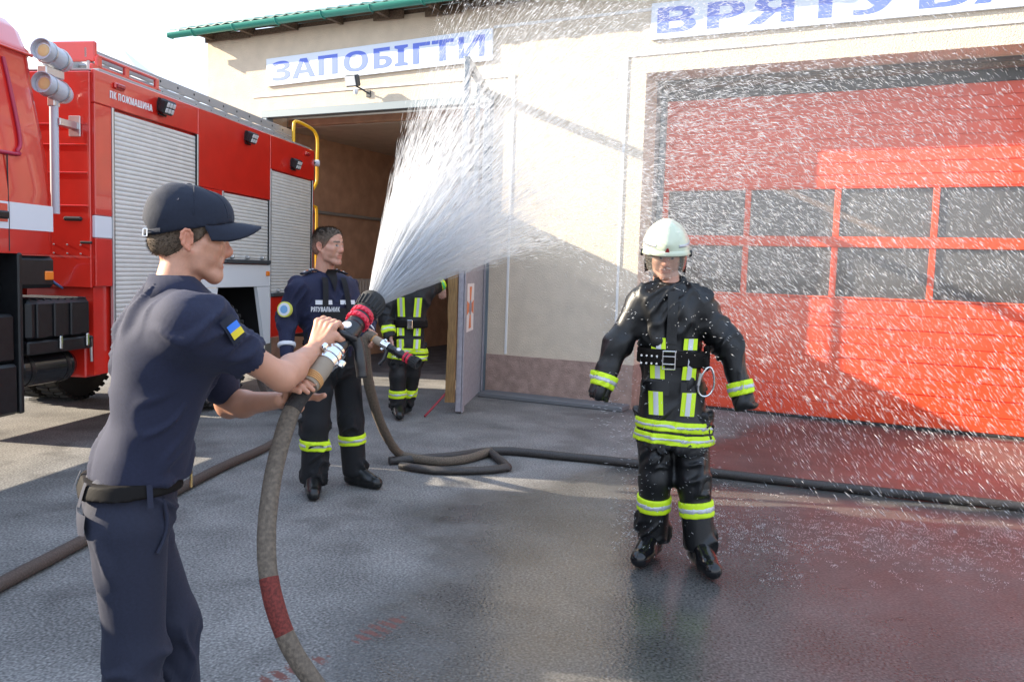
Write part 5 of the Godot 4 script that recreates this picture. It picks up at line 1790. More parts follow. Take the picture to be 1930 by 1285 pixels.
func body_under(j: Dictionary, tone: Color, out: Dictionary, cell := 0.016):
	var b := Field.new(0.03)
	b.cap(j.neck + Vector3(0, 0.03, 0), j.neck + Vector3(0, -0.12, 0), 0.058, 0.09)
	b.cap(j.neck + Vector3(0, -0.15, 0), j.waist, 0.10, 0.09)
	b.cap(j.waist, (j.hipL + j.hipR) * 0.5, 0.09, 0.10)
	for a in [[j.shR, j.elR, j.wrR], [j.shL, j.elL, j.wrL]]:
		b.cap(j.neck + Vector3(0, -0.08, 0), a[0], 0.06, 0.05)
		b.cap(a[0], a[1], 0.046, 0.040); b.cap(a[1], a[2], 0.039, 0.027)
	for a in [[j.hipR, j.knR, j.anR], [j.hipL, j.knL, j.anL]]:
		b.cap(a[0], a[1], 0.07, 0.05); b.cap(a[1], a[2], 0.048, 0.036)
	b.net(cell, out, func(_p: Vector3, _n: Vector3) -> Color: return tone)

func make_sprayed():
	var o := Vector3(0.92, 0, -4.48)
	var root := thing("person", "drenched person in black turnout gear and pale helmet standing under the spray", "person", o)
	var V := func(x: float, y: float, z: float) -> Vector3: return Vector3(x, y, z) - o
	var ws := cloth("wet_suit", Color(0.006, 0.0062, 0.007), 0.36, 0.0, 0.25, 5.0)
	var bw := mat("boot_wet", Color(0.008, 0.008, 0.009), 0.12)
	var fwd := Vector3(-0.10, 0, 1).normalized()
	var j := {
		"neck": V.call(0.838, 1.545, -4.50), "shR": V.call(0.700, 1.428, -4.50), "shL": V.call(1.008, 1.418, -4.50),
		"elR": V.call(0.565, 1.193, -4.46), "elL": V.call(1.184, 1.193, -4.46), "wrR": V.call(0.472, 0.915, -4.40), "wrL": V.call(1.262, 0.895, -4.40),
		"waist": V.call(0.876, 1.135, -4.49), "hem": V.call(0.895, 0.685, -4.48),
		"hipR": V.call(0.800, 0.80, -4.50), "hipL": V.call(0.998, 0.80, -4.50), "knR": V.call(0.812, 0.46, -4.47), "knL": V.call(1.018, 0.45, -4.43),
		"anR": V.call(0.822, 0.10, -4.52), "anL": V.call(1.058, 0.10, -4.40), "toeR": V.call(0.735, 0.05, -4.36), "toeL": V.call(1.085, 0.05, -4.20),
		"tape": [[1.085, 0.12], [0.895, 0.125], [1.215, 0.06]], "knee_band": 0.38,
	}
	var tone := Color(0.55, 0.29, 0.20)
	var hf := Vector3(-0.13, -0.22, 0.97).normalized()
	var hx := Vector3.UP.cross(hf).normalized()
	var H := Transform3D(Basis(hx, hf.cross(hx), hf), V.call(0.818, 1.682, -4.50))
	var out := blank()
	head_field(H, 1.0).net(0.0055, out, face_color(H, tone, Color(0.08, 0.05, 0.035)))
	body_under(j, tone, out)
	part("body", bake(out), skin_mat, root)
	part("hair", hair_mesh(H, Color(0.05, 0.035, 0.025), 0.007), mats.hair, root)
	var hs := mat("helmet_pale", Color(0.68, 0.75, 0.57), 0.22)
	hs.clearcoat_enabled = true
	hs.clearcoat = 0.5
	make_helmet(root, H, hs, true)
	var t: Dictionary = turnout(root, j, fwd, 0.0115, "wet_suit")
	# wide belt, frame buckle with two prongs, snap hook on a sling
	var kf: Field = t.jacket
	var bl := Node3D.new()
	bl.name = "rescue_belt"
	root.add_child(bl)
	var wf := Field.new(0.05)
	for s in [-1.0, 1.0]:
		wf.cap(j.waist + Vector3(0.055 * s, 0.2, 0), j.waist + Vector3(0.055 * s, -0.2, 0), 0.112, 0.115)
	part("webbing", band(wf, j.waist, Vector3(0.05, 1, 0), 0.085, 0.022, 0.009), mats.leather, bl)
	var bc: Vector3 = j.waist + Vector3(-0.045, -0.005, 0.152)
	var fr := Transform3D(Basis(Vector3.UP, -0.1), bc)
	var bm := MB.new()
	for e in [[-0.032, 0, 0.007, 0.10], [0.032, 0, 0.007, 0.10], [0, 0.047, 0.064, 0.007], [0, -0.047, 0.064, 0.007]]:
		bm.box(Vector3(e[0], e[1], 0), Vector3(e[2], e[3], 0.008), 0.002, fr)
	for y in [-0.02, 0.02]: bm.box(Vector3(0.0, y, 0.004), Vector3(0.064, 0.005, 0.006), 0.001, fr)
	part("buckle", bm.mesh(), mats.chrome, bl)
	for k in 4:
		for y in [-0.02, 0.02]:
			lpart("eyelet", bc + Vector3(-0.062 - 0.026 * k, y, -0.012 - 0.007 * k), Vector3(-0.2, 0, 1), [Vector2(0, 0.006), Vector2(0.004, 0.005), Vector2(0.002, 0.003), Vector2(0.002, 0)], mats.chrome, bl, 10)
	var hk := Node3D.new()
	hk.name = "snap_hook"
	root.add_child(hk)
	var hc: Vector3 = j.waist + Vector3(0.165, -0.115, 0.135)
	var loop := []
	for k in 25:
		var a := TAU * k / 24
		loop.append(hc + Vector3(sin(a) * (0.040 + 0.012 * -cos(a)) + 0.008 * cos(a), cos(a) * 0.080, 0.01 * cos(a)))
	tpart("ring", loop, 0.0058, mats.chrome, hk, 8)
	tpart("gate", [hc + Vector3(-0.034, 0.045, 0.004), hc + Vector3(-0.044, -0.02, 0)], 0.0085, mats.alu, hk, 8)
	tpart("sling", [hc + Vector3(0.0, 0.085, 0.0), hc + Vector3(-0.015, 0.13, 0.0)], 0.014, mats.leather, hk, 8, 0.4)
	bpart("pouch", j.waist + Vector3(0.185, 0.0, 0.02), Vector3(0.03, 0.14, 0.05), mats.leather, root, 0.01)
	# storm flap down the front and pocket flaps
	part("storm_flap", patch(kf, j.waist + Vector3(-0.03, 0.22, 0.16), Vector3.RIGHT, Vector3.UP, 0.055, 0.28, 0.012, 4, 12), ws, t.jm)
	for s in [-1.0, 1.0]:
		part("pocket_flap", patch(kf, j.waist + Vector3(0.105 * s, -0.16, 0.14), Vector3.RIGHT, Vector3.UP, 0.15, 0.075, 0.010, 8, 4), ws, t.jm)
		# empty cuffs: the knit inside the sleeve ends
	for a in [[j.elR, j.wrR], [j.elL, j.wrL]]:
		var n: Vector3 = (a[1] - a[0]).normalized()
		lpart("cuff", a[1] - n * 0.035, n, [Vector2(-0.02, 0.060), Vector2(0.025, 0.060), Vector2(0.032, 0.052), Vector2(0.010, 0.046), Vector2(0.008, 0)], ws, t.jm, 20)

func make_watcher():
	var o := Vector3(-1.24, 0, -5.75)
	var root := thing("person", "person in navy jacket and black bib overalls holding a second nozzle", "person", o)
	var V := func(x: float, y: float, z: float) -> Vector3: return Vector3(x, y, z) - o
	var fwd := Vector3(0.72, 0, 0.69).normalized()
	var lft := Vector3.UP.cross(fwd)
	var j := {
		"neck": V.call(-1.315, 1.525, -5.78), "shR": V.call(-1.450, 1.405, -5.62), "shL": V.call(-1.205, 1.415, -5.95),
		"elR": V.call(-1.535, 1.185, -5.60), "elL": V.call(-1.055, 1.180, -5.86), "wrR": V.call(-1.505, 0.955, -5.50), "wrL": V.call(-0.985, 1.10, -5.58),
		"waist": V.call(-1.262, 1.02, -5.76), "hem": V.call(-1.25, 0.90, -5.76),
		"hipR": V.call(-1.318, 0.86, -5.68), "hipL": V.call(-1.175, 0.86, -5.83), "knR": V.call(-1.335, 0.48, -5.62), "knL": V.call(-1.135, 0.48, -5.84),
		"anR": V.call(-1.345, 0.09, -5.62), "anL": V.call(-1.108, 0.09, -5.86), "toeR": V.call(-1.29, 0.05, -5.40), "toeL": V.call(-0.90, 0.05, -5.74),
	}
	var tone := Color(0.52, 0.265, 0.18)
	var hf := Vector3(0.90, 0.02, 0.43).normalized()
	var hx := Vector3.UP.cross(hf).normalized()
	var H := Transform3D(Basis(hx, hf.cross(hx), hf), V.call(-1.292, 1.700, -5.76))
	var out := blank()
	head_field(H, 1.06).net(0.0055, out, face_color(H, tone, Color(0.13, 0.09, 0.065), 1.06))
	for x in [-1.0, 1.0]: ear_field(H, x, 1.06).net(0.0035, out, face_color(H, tone, Color(0.13, 0.09, 0.065), 1.06))
	body_under(j, tone, out)
	var hl := Field.new(0.006)
	grip(hl, j.wrL, V.call(-0.957, 1.108, -5.50), Vector3(0.80, -0.5, 0.33), Vector3(-0.35, -0.45, -0.80), 0.030, 1.0, 10.0)
	hl.cap(j.wrL, j.elL.lerp(j.wrL, 0.85), 0.026, 0.03)
	hl.net(0.005, out, func(_p: Vector3, _n: Vector3) -> Color: return tone)
	var hr := Field.new(0.006)
	hang(hr, j.wrR, Vector3(0.12, -1, 0.15), fwd, -lft * -1.0)
	hr.net(0.005, out, func(_p: Vector3, _n: Vector3) -> Color: return tone)
	part("body", bake(out), skin_mat, root)
	part("hair", hair_mesh(H, Color(0.115, 0.082, 0.056), 0.005, 1.06, 0.0025, tone, 0.012), mats.hair, root)
	# jacket
	var k := Field.new(0.05)
	k.cap(j.neck + Vector3(0, -0.10, 0) - lft * 0.10, j.neck + Vector3(0, -0.10, 0) + lft * 0.10, 0.10)
	for s in [-1.0, 1.0]:
		k.cap(j.neck + Vector3(0, -0.20, 0) + lft * 0.085 * s, j.waist + lft * 0.07 * s, 0.128, 0.118)
		k.cap(j.waist + lft * 0.07 * s, j.hem + lft * 0.075 * s, 0.118, 0.118)
	for a in [[j.shR, j.elR, j.wrR], [j.shL, j.elL, j.wrL]]:
		k.cap(j.neck + Vector3(0, -0.085, 0), a[0], 0.075, 0.072)
		k.cap(a[0], a[1], 0.076, 0.066); k.cap(a[1], a[1].lerp(a[2], 0.93), 0.066, 0.050)
	var jk := k.copy()
	jk.cut(Vector3(0, 1, 0) + fwd * 0.25, j.neck + Vector3(0, 0.02, 0))
	var fo := folds(51, 0.022, 4.0, Vector3(0.4, 0.8, 0.4))
	var jm := part("jacket", netted(jk, 0.0115, null, fo), mats.navy_jacket, root)
	var cl := Field.new(0.02)
	cl.cap(j.neck + Vector3(0, -0.04, 0), j.neck + Vector3(0, 0.04, 0), 0.086, 0.076)
	cl.cut(Vector3(0, 1, 0) + fwd * 0.55, j.neck + Vector3(0, 0.035, 0) - fwd * 0.01)
	part("collar", netted(cl, 0.009, null, fo), mats.navy_jacket, jm)
	# dark T-shirt in the neck
	part("undershirt", patch(k, j.neck + Vector3(0, -0.055, 0) + fwd * 0.1, lft, Vector3.UP, 0.10, 0.15, 0.006, 5, 6, func(s: Vector2) -> Vector2: return Vector2(s.x * (0.55 + s.y), s.y)), mats.black_overall, jm)
	# shoulder boards with stars
	for s in [-1.0, 1.0]:
		var a: Vector3 = j.shL if s > 0 else j.shR
		var c: Vector3 = j.neck.lerp(a, 0.68) + Vector3(0, 0.08, 0)
		var ux: Vector3 = (a - j.neck); ux.y *= 0.7; ux = ux.normalized()
		var line := []
		for w in 6:
			var lp := c + ux * (-0.06 + 0.024 * w) + Vector3(0, 0.06, 0)
			for z in 16: lp.y -= (k.raw(lp) - 0.008) * 0.8
			line.append(lp)
		var sb := tpart("shoulder_board", line, 0.027, mats.navy_cap, jm, 10, 0.28, Vector3.UP)
		for q in 4:
			var p := c + ux * (-0.035 + 0.024 * q) + Vector3(0, 0.05, 0)
			for z in 14: p.y -= (k.raw(p) - 0.016) * 0.8
			lpart("star", p, Vector3(-0.2, 1, 0.3), [Vector2(0, 0.008), Vector2(0.004, 0.004), Vector2(0.005, 0)], mats.poster_orange if q == 2 else mats.label_white, sb, 5)
	# chest strips, lettering, arm badge, cuff strips
	for s in [-1.0, 1.0]:
		var c: Vector3 = j.neck + Vector3(0, -0.205, 0) + lft * 0.095 * s + fwd * 0.14
		var bx: Vector3 = (-lft - fwd * 0.10 * s).normalized()
		part("chest_strip", patch(k, c, lft, Vector3.UP, 0.125, 0.03, 0.012, 6, 2), mats.label_white, jm)
	var lp: Vector3 = j.neck + Vector3(0.0, -0.252, 0) - lft * 0.10 + fwd * 0.12
	for q in 20: lp -= fwd * (k.raw(lp) - 0.019) * 0.7
	var tx := Basis(lft, Vector3.UP, fwd) * Basis(Vector3.UP, -0.28)
	text("lettering", "РЯТУВАЛЬНИК", 0.046, mats.label_white, jm, Transform3D(tx, lp), 0.62, 0.002)
	var rb: Vector3 = j.shR.lerp(j.elR, 0.66)
	var bn := Vector3(-0.25, 0.1, 0.95).normalized()
	var bq := rb + bn * 0.12
	for q in 20: bq -= bn * (k.raw(bq) - 0.020) * 0.8
	var bd := lpart("arm_badge", bq, bn, [Vector2(-0.02, 0.052), Vector2(0.003, 0.052), Vector2(0.004, 0.042)], mat("badge_yellow", Color(0.62, 0.60, 0.10), 0.7), jm, 24)
	lpart("badge_ring", bq + bn * 0.002, bn, [Vector2(0, 0.044), Vector2(0.0032, 0.043), Vector2(0.0034, 0)], mats.label_white, bd, 24)
	lpart("badge_centre", bq + bn * 0.004, bn, [Vector2(0, 0.028), Vector2(0.0032, 0.027), Vector2(0.0034, 0)], mat("badge_blue", Color(0.16, 0.34, 0.55), 0.7), bd, 20)
	for a in [[j.elR, j.wrR], [j.elL, j.wrL]]:
		var lf := Field.new(0.02)
		lf.cap(a[0], a[1].lerp(a[0], 0.07), 0.066, 0.050)
		part("cuff_strip", band(lf, a[0].lerp(a[1], 0.68), a[1] - a[0], 0.028, 0.006, 0.007), mats.label_white, jm)
	# bib overalls
	var ov := Field.new(0.03)
	ov.cap(j.hipR + Vector3(0, 0.10, 0), j.hipL + Vector3(0, 0.10, 0), 0.118)
	ov.cap(j.hipR, j.hipL, 0.116)
	for a in [[j.hipR, j.knR, j.anR], [j.hipL, j.knL, j.anL]]:
		ov.cap(a[0], a[1], 0.108, 0.098); ov.cap(a[1], a[2] + Vector3(0, 0.02, 0), 0.098, 0.092)
	for s in [-1.0, 1.0]:
		ov.cap(j.waist + lft * 0.07 * s + Vector3(0, 0.05, 0), j.hem + lft * 0.072 * s, 0.124, 0.124)
	var oc := ov.copy()
	oc.cut(Vector3.DOWN, Vector3(0, 0.065, 0))
	oc.cut(Vector3.UP, Vector3(0, 1.14, 0))
	var tf := folds(57, 0.026, 3.8, Vector3(0.7, 0.6, 0.3))
	var om := part("bib_overalls", netted(oc, 0.0115, null, tf), mats.black_overall, root)
	part("bib", patch(k, j.neck + Vector3(0, -0.345, 0) + fwd * 0.16, lft, Vector3.UP, 0.25, 0.20, 0.014, 8, 6), mats.black_overall, om)
	for s in [-1.0, 1.0]:
		part("brace", patch(k, j.neck + Vector3(0, -0.16, 0) + lft * 0.088 * s + fwd * 0.13, lft, (Vector3.UP - lft * 0.1 * s).normalized(), 0.045, 0.25, 0.016, 3, 10), mats.black_overall, om)
	for a in [[j.knR, j.anR], [j.knL, j.anL]]:
		var lf := Field.new(0.02)
		lf.cap(a[0], a[1] + Vector3(0, 0.02, 0), 0.098, 0.092)
		stripes("hi_vis_band", lf, a[0].lerp(a[1], 0.36), a[1] - a[0], 0.07, om, 0.009, tf, 0.010)
	for a in [[j.anR, j.toeR], [j.anL, j.toeL]]:
		var bf := Field.new(0.02)
		boot(bf, a[0], a[1], 0.0, 1.08)
		part("boot", netted(bf, 0.011), mats.boot_leather, root)

func make_gate_person():
	var o := Vector3(-1.09, 0, -8.65)
	var root := thing("person", "person in black turnout gear and helmet with one arm on the gate leaf", "person", o)
	var V := func(x: float, y: float, z: float) -> Vector3: return Vector3(x, y, z) - o
	var fwd := Vector3(0.15, 0, 1).normalized()
	var j := {
		"neck": V.call(-1.05, 1.47, -8.62), "shR": V.call(-1.205, 1.35, -8.58), "shL": V.call(-0.90, 1.36, -8.68),
		"elR": V.call(-1.32, 1.09, -8.52), "elL": V.call(-0.83, 1.38, -8.86), "wrR": V.call(-1.24, 0.86, -8.40), "wrL": V.call(-0.770, 1.425, -8.90),
		"waist": V.call(-1.085, 0.995, -8.62), "hem": V.call(-1.098, 0.635, -8.62),
		"hipR": V.call(-1.185, 0.74, -8.62), "hipL": V.call(-1.02, 0.74, -8.66), "knR": V.call(-1.185, 0.45, -8.58), "knL": V.call(-1.055, 0.45, -8.74),
		"anR": V.call(-1.18, 0.10, -8.62), "anL": V.call(-1.12, 0.10, -8.84), "toeR": V.call(-1.13, 0.05, -8.4), "toeL": V.call(-1.2, 0.05, -8.65),
		"tape": [[1.17, 0.20], [0.915, 0.08], [0.79, 0.10]], "knee_band": 0.55,
	}
	var tone := Color(0.48, 0.27, 0.20)
	var hf := Vector3(0.25, -0.05, 0.97).normalized()
	var hx := Vector3.UP.cross(hf).normalized()
	var H := Transform3D(Basis(hx, hf.cross(hx), hf), V.call(-1.02, 1.60, -8.60))
	var out := blank()
	head_field(H, 1.0).net(0.008, out, face_color(H, tone, Color(0.08, 0.05, 0.035)))
	body_under(j, tone, out, 0.02)
	var hl := Field.new(0.006)
	hang(hl, j.wrL + Vector3(0, 0.0, 0.01), Vector3(0.05, -1, 0.10), Vector3(-1, 0, 0.1), Vector3(0, 0, -1), 1.05)
	hl.net(0.0055, out, func(_p: Vector3, _n: Vector3) -> Color: return tone)
	var hr := Field.new(0.006)
	hang(hr, j.wrR, Vector3(0.3, -1, 0.3), Vector3(0, 0, 1), Vector3(1, 0, 0))
	hr.net(0.006, out, func(_p: Vector3, _n: Vector3) -> Color: return tone)
	part("body", bake(out), skin_mat, root)
	make_helmet(root, H, mats.helmet_pale, false, 0.011)
	var t: Dictionary = turnout(root, j, fwd, 0.016, "black_suit")
	var wf := Field.new(0.05)
	for s in [-1.0, 1.0]:
		wf.cap(j.waist + Vector3(0.055 * s, 0.2, 0), j.waist + Vector3(0.055 * s, -0.2, 0), 0.121, 0.124)
	var bl := part("rescue_belt", band(wf, j.waist, Vector3.UP, 0.08, 0.022, 0.012), mats.leather, root)
	bpart("buckle", j.waist + Vector3(0.03, 0, 0.155), Vector3(0.055, 0.09, 0.012), mats.chrome, bl, 0.003)
	# green tape on the raised cuff
	var n: Vector3 = (j.wrL - j.elL).normalized()
	lpart("cuff_tape", j.wrL - n * 0.03, n, [Vector2(-0.012, 0.073), Vector2(-0.012, 0.077), Vector2(0.012, 0.077), Vector2(0.012, 0.073)], mat("cuff_green", Color(0.08, 0.55, 0.16), 0.6), t.jm, 20)

# ---------------------------------------------------------------- hoses and nozzles
func wobble(pts: Array, r: float, amp := 0.06) -> Array:
	var out := []
	var n := FastNoiseLite.new()
	n.frequency = 3.0
	for p in pts: out.append(r * (1.0 + amp * n.get_noise_3dv(p * 3.0)))
	return out
func nozzle(called: String, label: String, c0: Vector3, ax: Vector3, up: Vector3, s: float) -> Node3D:
	var g := thing(called, label, "nozzle", c0)
	ax = ax.normalized()
	var sd := ax.cross(up).normalized()
	up = sd.cross(ax)
	var L := func(a: float, b: float, c: float) -> Vector3: return (ax * a + up * b + sd * c) * s
	var pf := func(l: Array) -> Array:
		var o := []
		for v in l: o.append(v * s)
		return o
	# hose tail wrapped in canvas and bound with cord, then the lugged coupling
	lpart("hose_tail", L.call(-0.105, 0, 0), ax, pf.call([Vector2(-0.01, 0.0), Vector2(-0.01, 0.030), Vector2(0.03, 0.0315), Vector2(0.07, 0.031), Vector2(0.10, 0.029)]), mat("tail_canvas", Color(0.30, 0.235, 0.17), 0.85), g, 22)
	for k in 4:
		lpart("binding", L.call(-0.100 + 0.006 * k, 0, 0), ax + up * (0.10 - 0.06 * k), pf.call([Vector2(-0.003, 0.031), Vector2(-0.002, 0.0335), Vector2(0.002, 0.0335), Vector2(0.003, 0.031)]), mats.cord, g, 20)
	var cp := lpart("coupling", L.call(0, 0, 0), ax, pf.call([Vector2(-0.012, 0.027), Vector2(-0.010, 0.033), Vector2(0.010, 0.034), Vector2(0.012, 0.037), Vector2(0.026, 0.037), Vector2(0.028, 0.033), Vector2(0.040, 0.033), Vector2(0.043, 0.037), Vector2(0.054, 0.036), Vector2(0.056, 0.028)]), mats.chrome, g, 28)
	for k in 3:
		var a := TAU * k / 3.0 + 2.4
		var d := up * cos(a) + sd * sin(a)
		var lug := MB.new()
		lug.box(Vector3.ZERO, Vector3(0.026, 0.020, 0.016) * s, 0.005 * s, Transform3D(Basis(ax, d, ax.cross(d)), L.call(0.018, 0, 0) + d * 0.042 * s))
		part("lug", lug.mesh(), mats.chrome, cp)
	# valve body, swivel, red rings, ribbed head
	lpart("valve_body", L.call(0.056, 0, 0), ax, pf.call([Vector2(0, 0.026), Vector2(0.004, 0.030), Vector2(0.03, 0.030), Vector2(0.035, 0.026), Vector2(0.05, 0.026), Vector2(0.07, 0.033), Vector2(0.12, 0.033), Vector2(0.13, 0.029), Vector2(0.150, 0.030)]), mats.nozzle_black, g, 28)
	lpart("white_dial", L.call(0.145, 0.029, 0.014), up + sd * 0.5, pf.call([Vector2(0, 0.017), Vector2(0.004, 0.016), Vector2(0.005, 0)]), mats.label_white, g, 18)
	for x in [0.212, 0.243]:
		var ring := MB.new()
		ring.lathe(L.call(x, 0, 0), ax, pf.call([Vector2(-0.010, 0.030), Vector2(-0.009, 0.036), Vector2(0.009, 0.037), Vector2(0.011, 0.030)]), 28)
		for k in 14:
			var a := TAU * k / 14.0
			var d := up * cos(a) + sd * sin(a)
			ring.box(Vector3.ZERO, Vector3(0.015, 0.004, 0.009) * s, 0.001, Transform3D(Basis(ax, d, ax.cross(d)), L.call(x, 0, 0) + d * 0.0375 * s))
		part("red_ring", ring.mesh(), mats.nozzle_red, g)
	lpart("barrel", L.call(0.200, 0, 0), ax, pf.call([Vector2(0, 0.028), Vector2(0.004, 0.033), Vector2(0.06, 0.034), Vector2(0.064, 0.031)]), mats.nozzle_black, g, 28)
	var hd := MB.new()
	hd.lathe(L.call(0.258, 0, 0), ax, pf.call([Vector2(0, 0.030), Vector2(0.006, 0.036), Vector2(0.050, 0.042), Vector2(0.068, 0.045), Vector2(0.074, 0.043), Vector2(0.072, 0.034), Vector2(0.045, 0.030), Vector2(0.045, 0)]), 32)
	for k in 18:
		var a := TAU * k / 18.0
		var d := up * cos(a) + sd * sin(a)
		hd.box(Vector3.ZERO, Vector3(0.046, 0.006, 0.006) * s, 0.0015, Transform3D(Basis(ax + d * 0.11, d, ax.cross(d)).orthonormalized(), L.call(0.288, 0, 0) + d * 0.0415 * s))
	part("bumper_head", hd.mesh(), mats.rubber, g)
	return g

func make_hoses():
	# the operator's hose and nozzle
	var c0 := Vector3(-0.589, 1.265, -2.616)
	var ax := Vector3(0.283, 0.532, -0.80).normalized()
	var nz := nozzle("hose_nozzle", "large black and red spray nozzle in the hands of the person in polo shirt", c0, ax, Vector3(-0.5, 0.75, 0.4), 1.06)
	# bail handle: a U from the valve's sides to the bar under the fist
	var bar := Vector3(-0.598, 1.365, -2.697) - c0
	var bx := Vector3(0.88, -0.22, 0.42).normalized()
	var pv := ax * 0.13
	var sd := (bx - ax * bx.dot(ax)).normalized()
	tpart("bail_handle", curve([pv + sd * 0.040, bar + bx * 0.058 - (bar - pv) * 0.25, bar + bx * 0.052, bar + bx * 0.02, bar - bx * 0.02, bar - bx * 0.052, bar - bx * 0.058 - (bar - pv) * 0.25, pv - sd * 0.040], 4), 0.010, mats.nozzle_black, nz, 10)
	# pistol grip that hangs below
	var gp := ax * 0.155 + Vector3(0.028, -0.015, 0.02)
	var mb := MB.new()
	mb.tube(curve([gp, gp + Vector3(0.012, -0.03, 0.0), gp + Vector3(0.018, -0.07, 0.004), gp + Vector3(0.024, -0.115, 0.006), gp + Vector3(0.025, -0.128, 0.006)], 4), [0.020, 0.019, 0.018, 0.0175, 0.017, 0.0165, 0.017, 0.0175, 0.018, 0.018, 0.0175, 0.017, 0.017, 0.0172, 0.0172, 0.016, 0.012], 14, true, 1.25, ax)
	part("pistol_grip", mb.mesh(), mats.nozzle_black, nz)
	var h := thing("fire_hose", "thick grey canvas hose with red band hanging from the large nozzle", "hose")
	var path := curve([c0 - ax * 0.10, Vector3(-0.651, 1.158, -2.513), Vector3(-0.670, 1.104, -2.472), Vector3(-0.683, 0.990, -2.392), Vector3(-0.681, 0.898, -2.323), Vector3(-0.672, 0.809, -2.265), Vector3(-0.653, 0.719, -2.219), Vector3(-0.620, 0.628, -2.185), Vector3(-0.573, 0.536, -2.162), Vector3(-0.508, 0.446, -2.151), Vector3(-0.425, 0.340, -2.148), Vector3(-0.33, 0.22, -2.13), Vector3(-0.20, 0.11, -2.08), Vector3(-0.02, 0.05, -1.95), Vector3(0.25, 0.033, -1.65), Vector3(0.55, 0.033, -1.1), Vector3(0.9, 0.033, 1.2)], 8)
	var cut0 := 0; var cut1 := 0
	for i in path.size():
		if path[i].y > 0.705: cut0 = i
		if path[i].y > 0.565: cut1 = i
	var near_end := 0
	for i in path.size():
		if path[i].y > 1.133: near_end = i
	tpart("sleeve", path.slice(0, near_end + 2), wobble(path.slice(0, near_end + 2), 0.0275), mats.hose_dark, h, 20)
	tpart("canvas", path.slice(near_end + 1, cut0 + 1), wobble(path.slice(near_end + 1, cut0 + 1), 0.0262), mats.hose_canvas, h, 20)
	tpart("red_band", path.slice(cut0, cut1 + 1), wobble(path.slice(cut0, cut1 + 1), 0.0266), mats.hose_red, h, 20)
	tpart("canvas", path.slice(cut1, path.size()), wobble(path.slice(cut1, path.size()), 0.0262), mats.hose_canvas, h, 20)
	# the watcher's nozzle and hose, doubled back on the ground
	var c2 := Vector3(-0.853, 1.065, -5.45)
	var a2 := Vector3(0.247, -0.115, 0.10).normalized()
	var n2 := nozzle("hose_nozzle", "small black and red nozzle held low by the person in bib overalls", c2, a2, Vector3(0.3, 1, 0.2), 0.88)
	tpart("pistol_grip", [Vector3(0.03, -0.03, 0.02), Vector3(0.01, -0.10, 0.03), Vector3(-0.02, -0.135, 0.035)], [0.016, 0.015, 0.014], mats.nozzle_black, n2, 10)
	var h2 := thing("fire_hose", "dusty grey hose dropping from the small nozzle to a folded loop on the asphalt", "hose")
	var p2 := curve([c2 - a2 * 0.085, Vector3(-0.945, 1.112, -5.485), Vector3(-0.972, 1.092, -5.50), Vector3(-0.982, 1.05, -5.505), Vector3(-0.985, 0.98, -5.53), Vector3(-0.985, 0.86, -5.60), Vector3(-0.983, 0.664, -5.80), Vector3(-0.967, 0.42, -6.10), Vector3(-0.935, 0.20, -6.42), Vector3(-0.89, 0.075, -6.60), Vector3(-0.80, 0.042, -6.60), Vector3(-0.54, 0.036, -6.52), Vector3(-0.34, 0.036, -6.64), Vector3(-0.17, 0.040, -6.90)], 8)
	tpart("canvas", p2, wobble(p2, 0.036, 0.10), mats.hose_canvas, h2, 16)
	var p3 := curve([Vector3(-0.165, 0.042, -6.93), Vector3(-0.10, 0.036, -6.75), Vector3(-0.01, 0.033, -6.45), Vector3(-0.04, 0.032, -6.38), Vector3(-0.23, 0.032, -6.28), Vector3(-0.56, 0.032, -6.24), Vector3(-0.84, 0.032, -6.36)], 8)
	tpart("flat_loop", p3, wobble(p3, 0.030, 0.12), mats.hose_wet, h2, 14, 1.25, Vector3(0, 0, 1))
	var h3 := thing("fire_hose", "wet dark hose running along the red door across the yard", "hose")
	var p4 := curve([Vector3(-0.95, 0.030, -6.50), Vector3(-0.47, 0.030, -6.74), Vector3(-0.08, 0.034, -6.99), Vector3(0.45, 0.036, -6.86), Vector3(1.03, 0.036, -6.68), Vector3(1.63, 0.036, -6.44), Vector3(2.2, 0.036, -6.21), Vector3(2.73, 0.036, -6.02), Vector3(3.64, 0.036, -5.71), Vector3(5.0, 0.036, -5.2), Vector3(7.0, 0.036, -4.9)], 8)
	tpart("canvas", p4, wobble(p4, 0.036, 0.08), mats.hose_wet, h3, 16)
	var h4 := thing("fire_hose", "brown hose on the dry asphalt beside the fire engine", "hose")
	var p5 := curve([Vector3(-2.2, 0.036, -0.2), Vector3(-2.4, 0.036, -2.2), Vector3(-2.38, 0.036, -3.4), Vector3(-2.36, 0.036, -3.75), Vector3(-2.31, 0.036, -4.29), Vector3(-2.17, 0.036, -5.97), Vector3(-2.03, 0.036, -6.92), Vector3(-2.08, 0.036, -7.70), Vector3(-2.26, 0.036, -8.5), Vector3(-2.75, 0.05, -9.3), Vector3(-3.0, 0.25, -9.75), Vector3(-3.05, 0.62, -9.9)], 8)
	tpart("canvas", p5, wobble(p5, 0.034, 0.06), mat("hose_brown", Color(0.135, 0.095, 0.075), 0.85), h4, 16)
	grain(mats.hose_brown, 5.0, noise_tex(0.03, 0.6, 1.0, 29))

